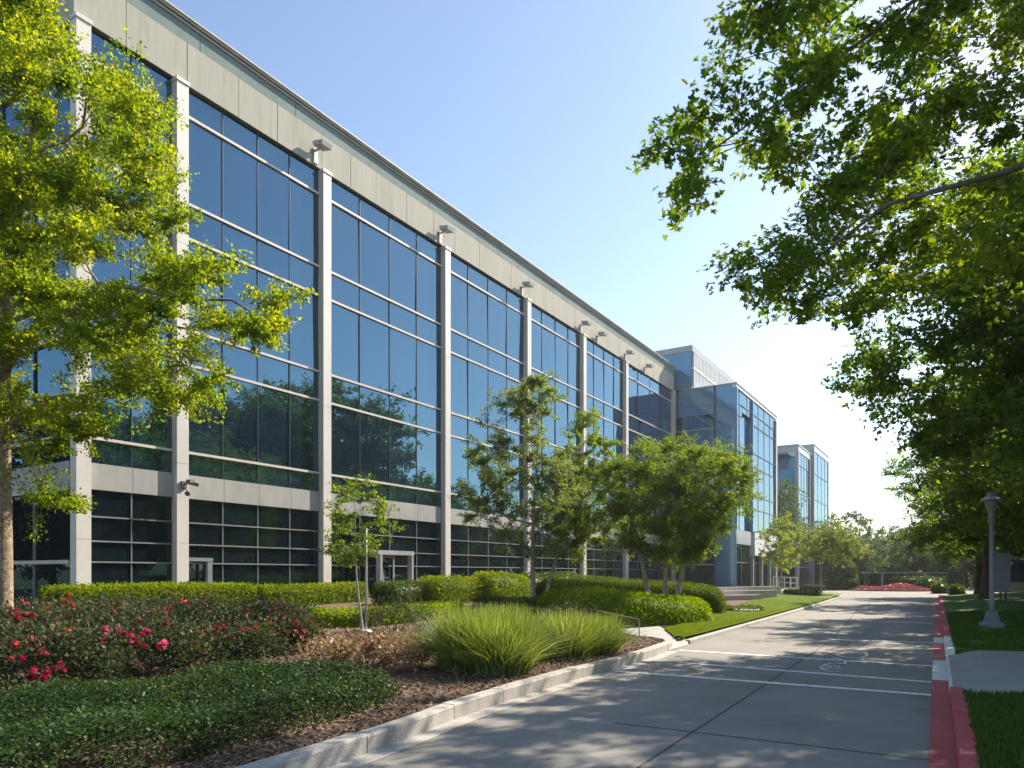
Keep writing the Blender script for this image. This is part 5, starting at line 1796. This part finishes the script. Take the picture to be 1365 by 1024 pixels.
rail("low_rail", [on(598, 822, 0.35), on(690, 826, 0.33), on(790, 829, 0.3), on(852, 845, 0.22)], 0.40, "thin brown rail running behind the ornamental grass", M["rust"])
# terrace with curved stone edging by the annex
tw = empty("terrace_wall", (-12, 40, 0.4), "low pale curved stone terrace edge before the annex", "wall")
for k, (a, b, c_, zt) in enumerate((((-15.8, 37.0), (-12.6, 38.5), (-9.9, 47.5), 0.82), ((-15.8, 34.2), (-12.2, 36.0), (-9.3, 43.5), 0.66), ((-15.8, 31.6), (-11.6, 33.2), (-9.0, 38.5), 0.52))):
    P = bez(Vector((*a, 0)), Vector((*b, 0)), Vector((*c_, 0)), 14)
    m_ = MB()
    for p, q in zip(P, P[1:]):
        d = (q - p).normalized(); w_ = Vector((-d.y, d.x, 0)) * 0.17
        m_.obox(((p + q) / 2 + Vector((0, 0, zt / 2))) - Vector((-12, 40, 0.4)), (q - p) * 0.502, w_, (0, 0, zt / 2))
    m_.build("stone_course", M["stone"], tw)
    bush("bed_plant", P[6].x - 0.7, P[6].y + 0.9, 0.9, 0.35, 900, 0.07, M["l_rose"], M["bark"], 220 + k,
         ["low planting behind the upper terrace edge", "low planting behind the middle terrace edge", "low planting behind the lowest terrace edge"][k], "plant", "terrace planting", stems=8, z=0.5)
# path between lawn and terrace
# handrail and stairs near the far entrance
for (x, y, x2, y2, lb) in ((-14.2, 66, -11.2, 60.5, "grey metal handrail by the annex steps"),):
    root = empty("handrail", (x, y, 0.3), lb, "railing")
    P, Q_ = Vector((0, 0, 0)), Vector((x2 - x, y2 - y, 0))
    a = MB(); a.tube([P + Vector((0, 0, 1.0)), Q_ + Vector((0, 0, 1.0))], 0.04, 8); a.tube([P + Vector((0, 0, .55)), Q_ + Vector((0, 0, .55))], 0.025, 8); a.build("top_rail", M["white"], root)
    for k in range(5):
        c = P.lerp(Q_, k / 4)
        a = MB(); a.box(c.x - .035, c.x + .035, c.y - .035, c.y + .035, -.3, 1.0); a.build("post", M["white"], root)

# ------------------------------------------------------------------ far right: blue court screen, grey cabinet, pale wall
fr = empty("court_screen", (3.2, 64, 0), "dark blue windscreen fence glimpsed between trunks at the far right", "fence")
a = MB(); a.box(-0.4, 14, -0.02, 0.02, 1.0, 2.6); a.build("blue_cloth", M["blue_screen"], fr)
for k in range(6):
    a = MB(); a.tube([(-0.4 + 2.6 * k, 0.06, -0.1), (-0.4 + 2.6 * k, 0.06, 3.0)], 0.04, 8); a.build("post", M["darkmetal"], fr)
a = MB(); a.box(-0.4, 14, 0.02, 0.06, 0.0, 1.0); a.build("lower_panel", M["stone"], fr)
cb = empty("cabinet", (1.55, 41, gz(1.55, 41)), "grey utility cabinet between the trunks beyond the lamp", "cabinet")
a = MB(); a.box(-0.32, 0.32, -0.25, 0.25, 0.45, 2.3); a.build("housing", M["lampmetal"], cb)
a = MB(); a.box(-0.27, 0.27, -0.268, -0.252, 0.55, 2.2); a.build("door", M["lampmetal"], cb)
a = MB(); a.box(-0.10, -0.02, -0.2, 0.2, -0.1, 0.45); a.box(0.1, 0.18, -0.2, 0.2, -0.1, 0.45); a.build("legs", M["darkmetal"], cb)

# ------------------------------------------------------------------ light
SUN_AZ, SUN_EL = 19.0, 38.0
w = bpy.data.worlds.new("World")
sc.world = w
w.use_nodes = True
nt = w.node_tree
nt.nodes.clear()
out = nt.nodes.new("ShaderNodeOutputWorld")
bg = nt.nodes.new("ShaderNodeBackground")
sky = nt.nodes.new("ShaderNodeTexSky")
sky.sky_type = "NISHITA"
sky.sun_disc = False
sky.sun_elevation = R(SUN_EL)
sky.sun_rotation = R(SUN_AZ)
sky.air_density = 1.0
sky.dust_density = 0.45
sky.ozone_density = 0.6
bg.inputs[1].default_value = 0.088
nt.links.new(sky.outputs[0], bg.inputs[0])
nt.links.new(bg.outputs[0], out.inputs[0])
L = bpy.data.lights.new("sun", "SUN")
L.energy = 4.4
L.angle = R(0.53)
L.color = (1.0, 0.88, 0.72)
so = bpy.data.objects.new("sun", L)
C.objects.link(so)
d = Vector((math.sin(R(SUN_AZ)) * math.cos(R(SUN_EL)), math.cos(R(SUN_AZ)) * math.cos(R(SUN_EL)), math.sin(R(SUN_EL))))
so.rotation_euler = d.to_track_quat("Z", "Y").to_euler()
so.location = d * 200

sc.view_settings.view_transform = "Standard"
sc.view_settings.look = "None"
sc.view_settings.exposure = 1.42
sc.view_settings.gamma = 1
sc.cycles.use_denoising = True
sc.cycles.max_bounces = 10
sc.cycles.diffuse_bounces = 6
sc.cycles.transmission_bounces = 8
sc.cycles.transparent_max_bounces = 8
sc.cycles.caustics_reflective = False
sc.cycles.caustics_refractive = False

hz = MB(); hz.box(-700, 700, -700, 700, -1.1, 32)
hm, nt, out = new_mat("haze_air")
pv = N(nt, "ShaderNodeVolumePrincipled")
pv.inputs["Color"].default_value = (0.93, 0.95, 1.0, 1)
pv.inputs["Density"].default_value = 0.0004
pv.inputs["Anisotropy"].default_value = 0.45
nt.links.new(pv.outputs[0], out.inputs["Volume"])
tag(hz.build("haze", hm), kind="stuff")
sc.cycles.volume_bounces = 0
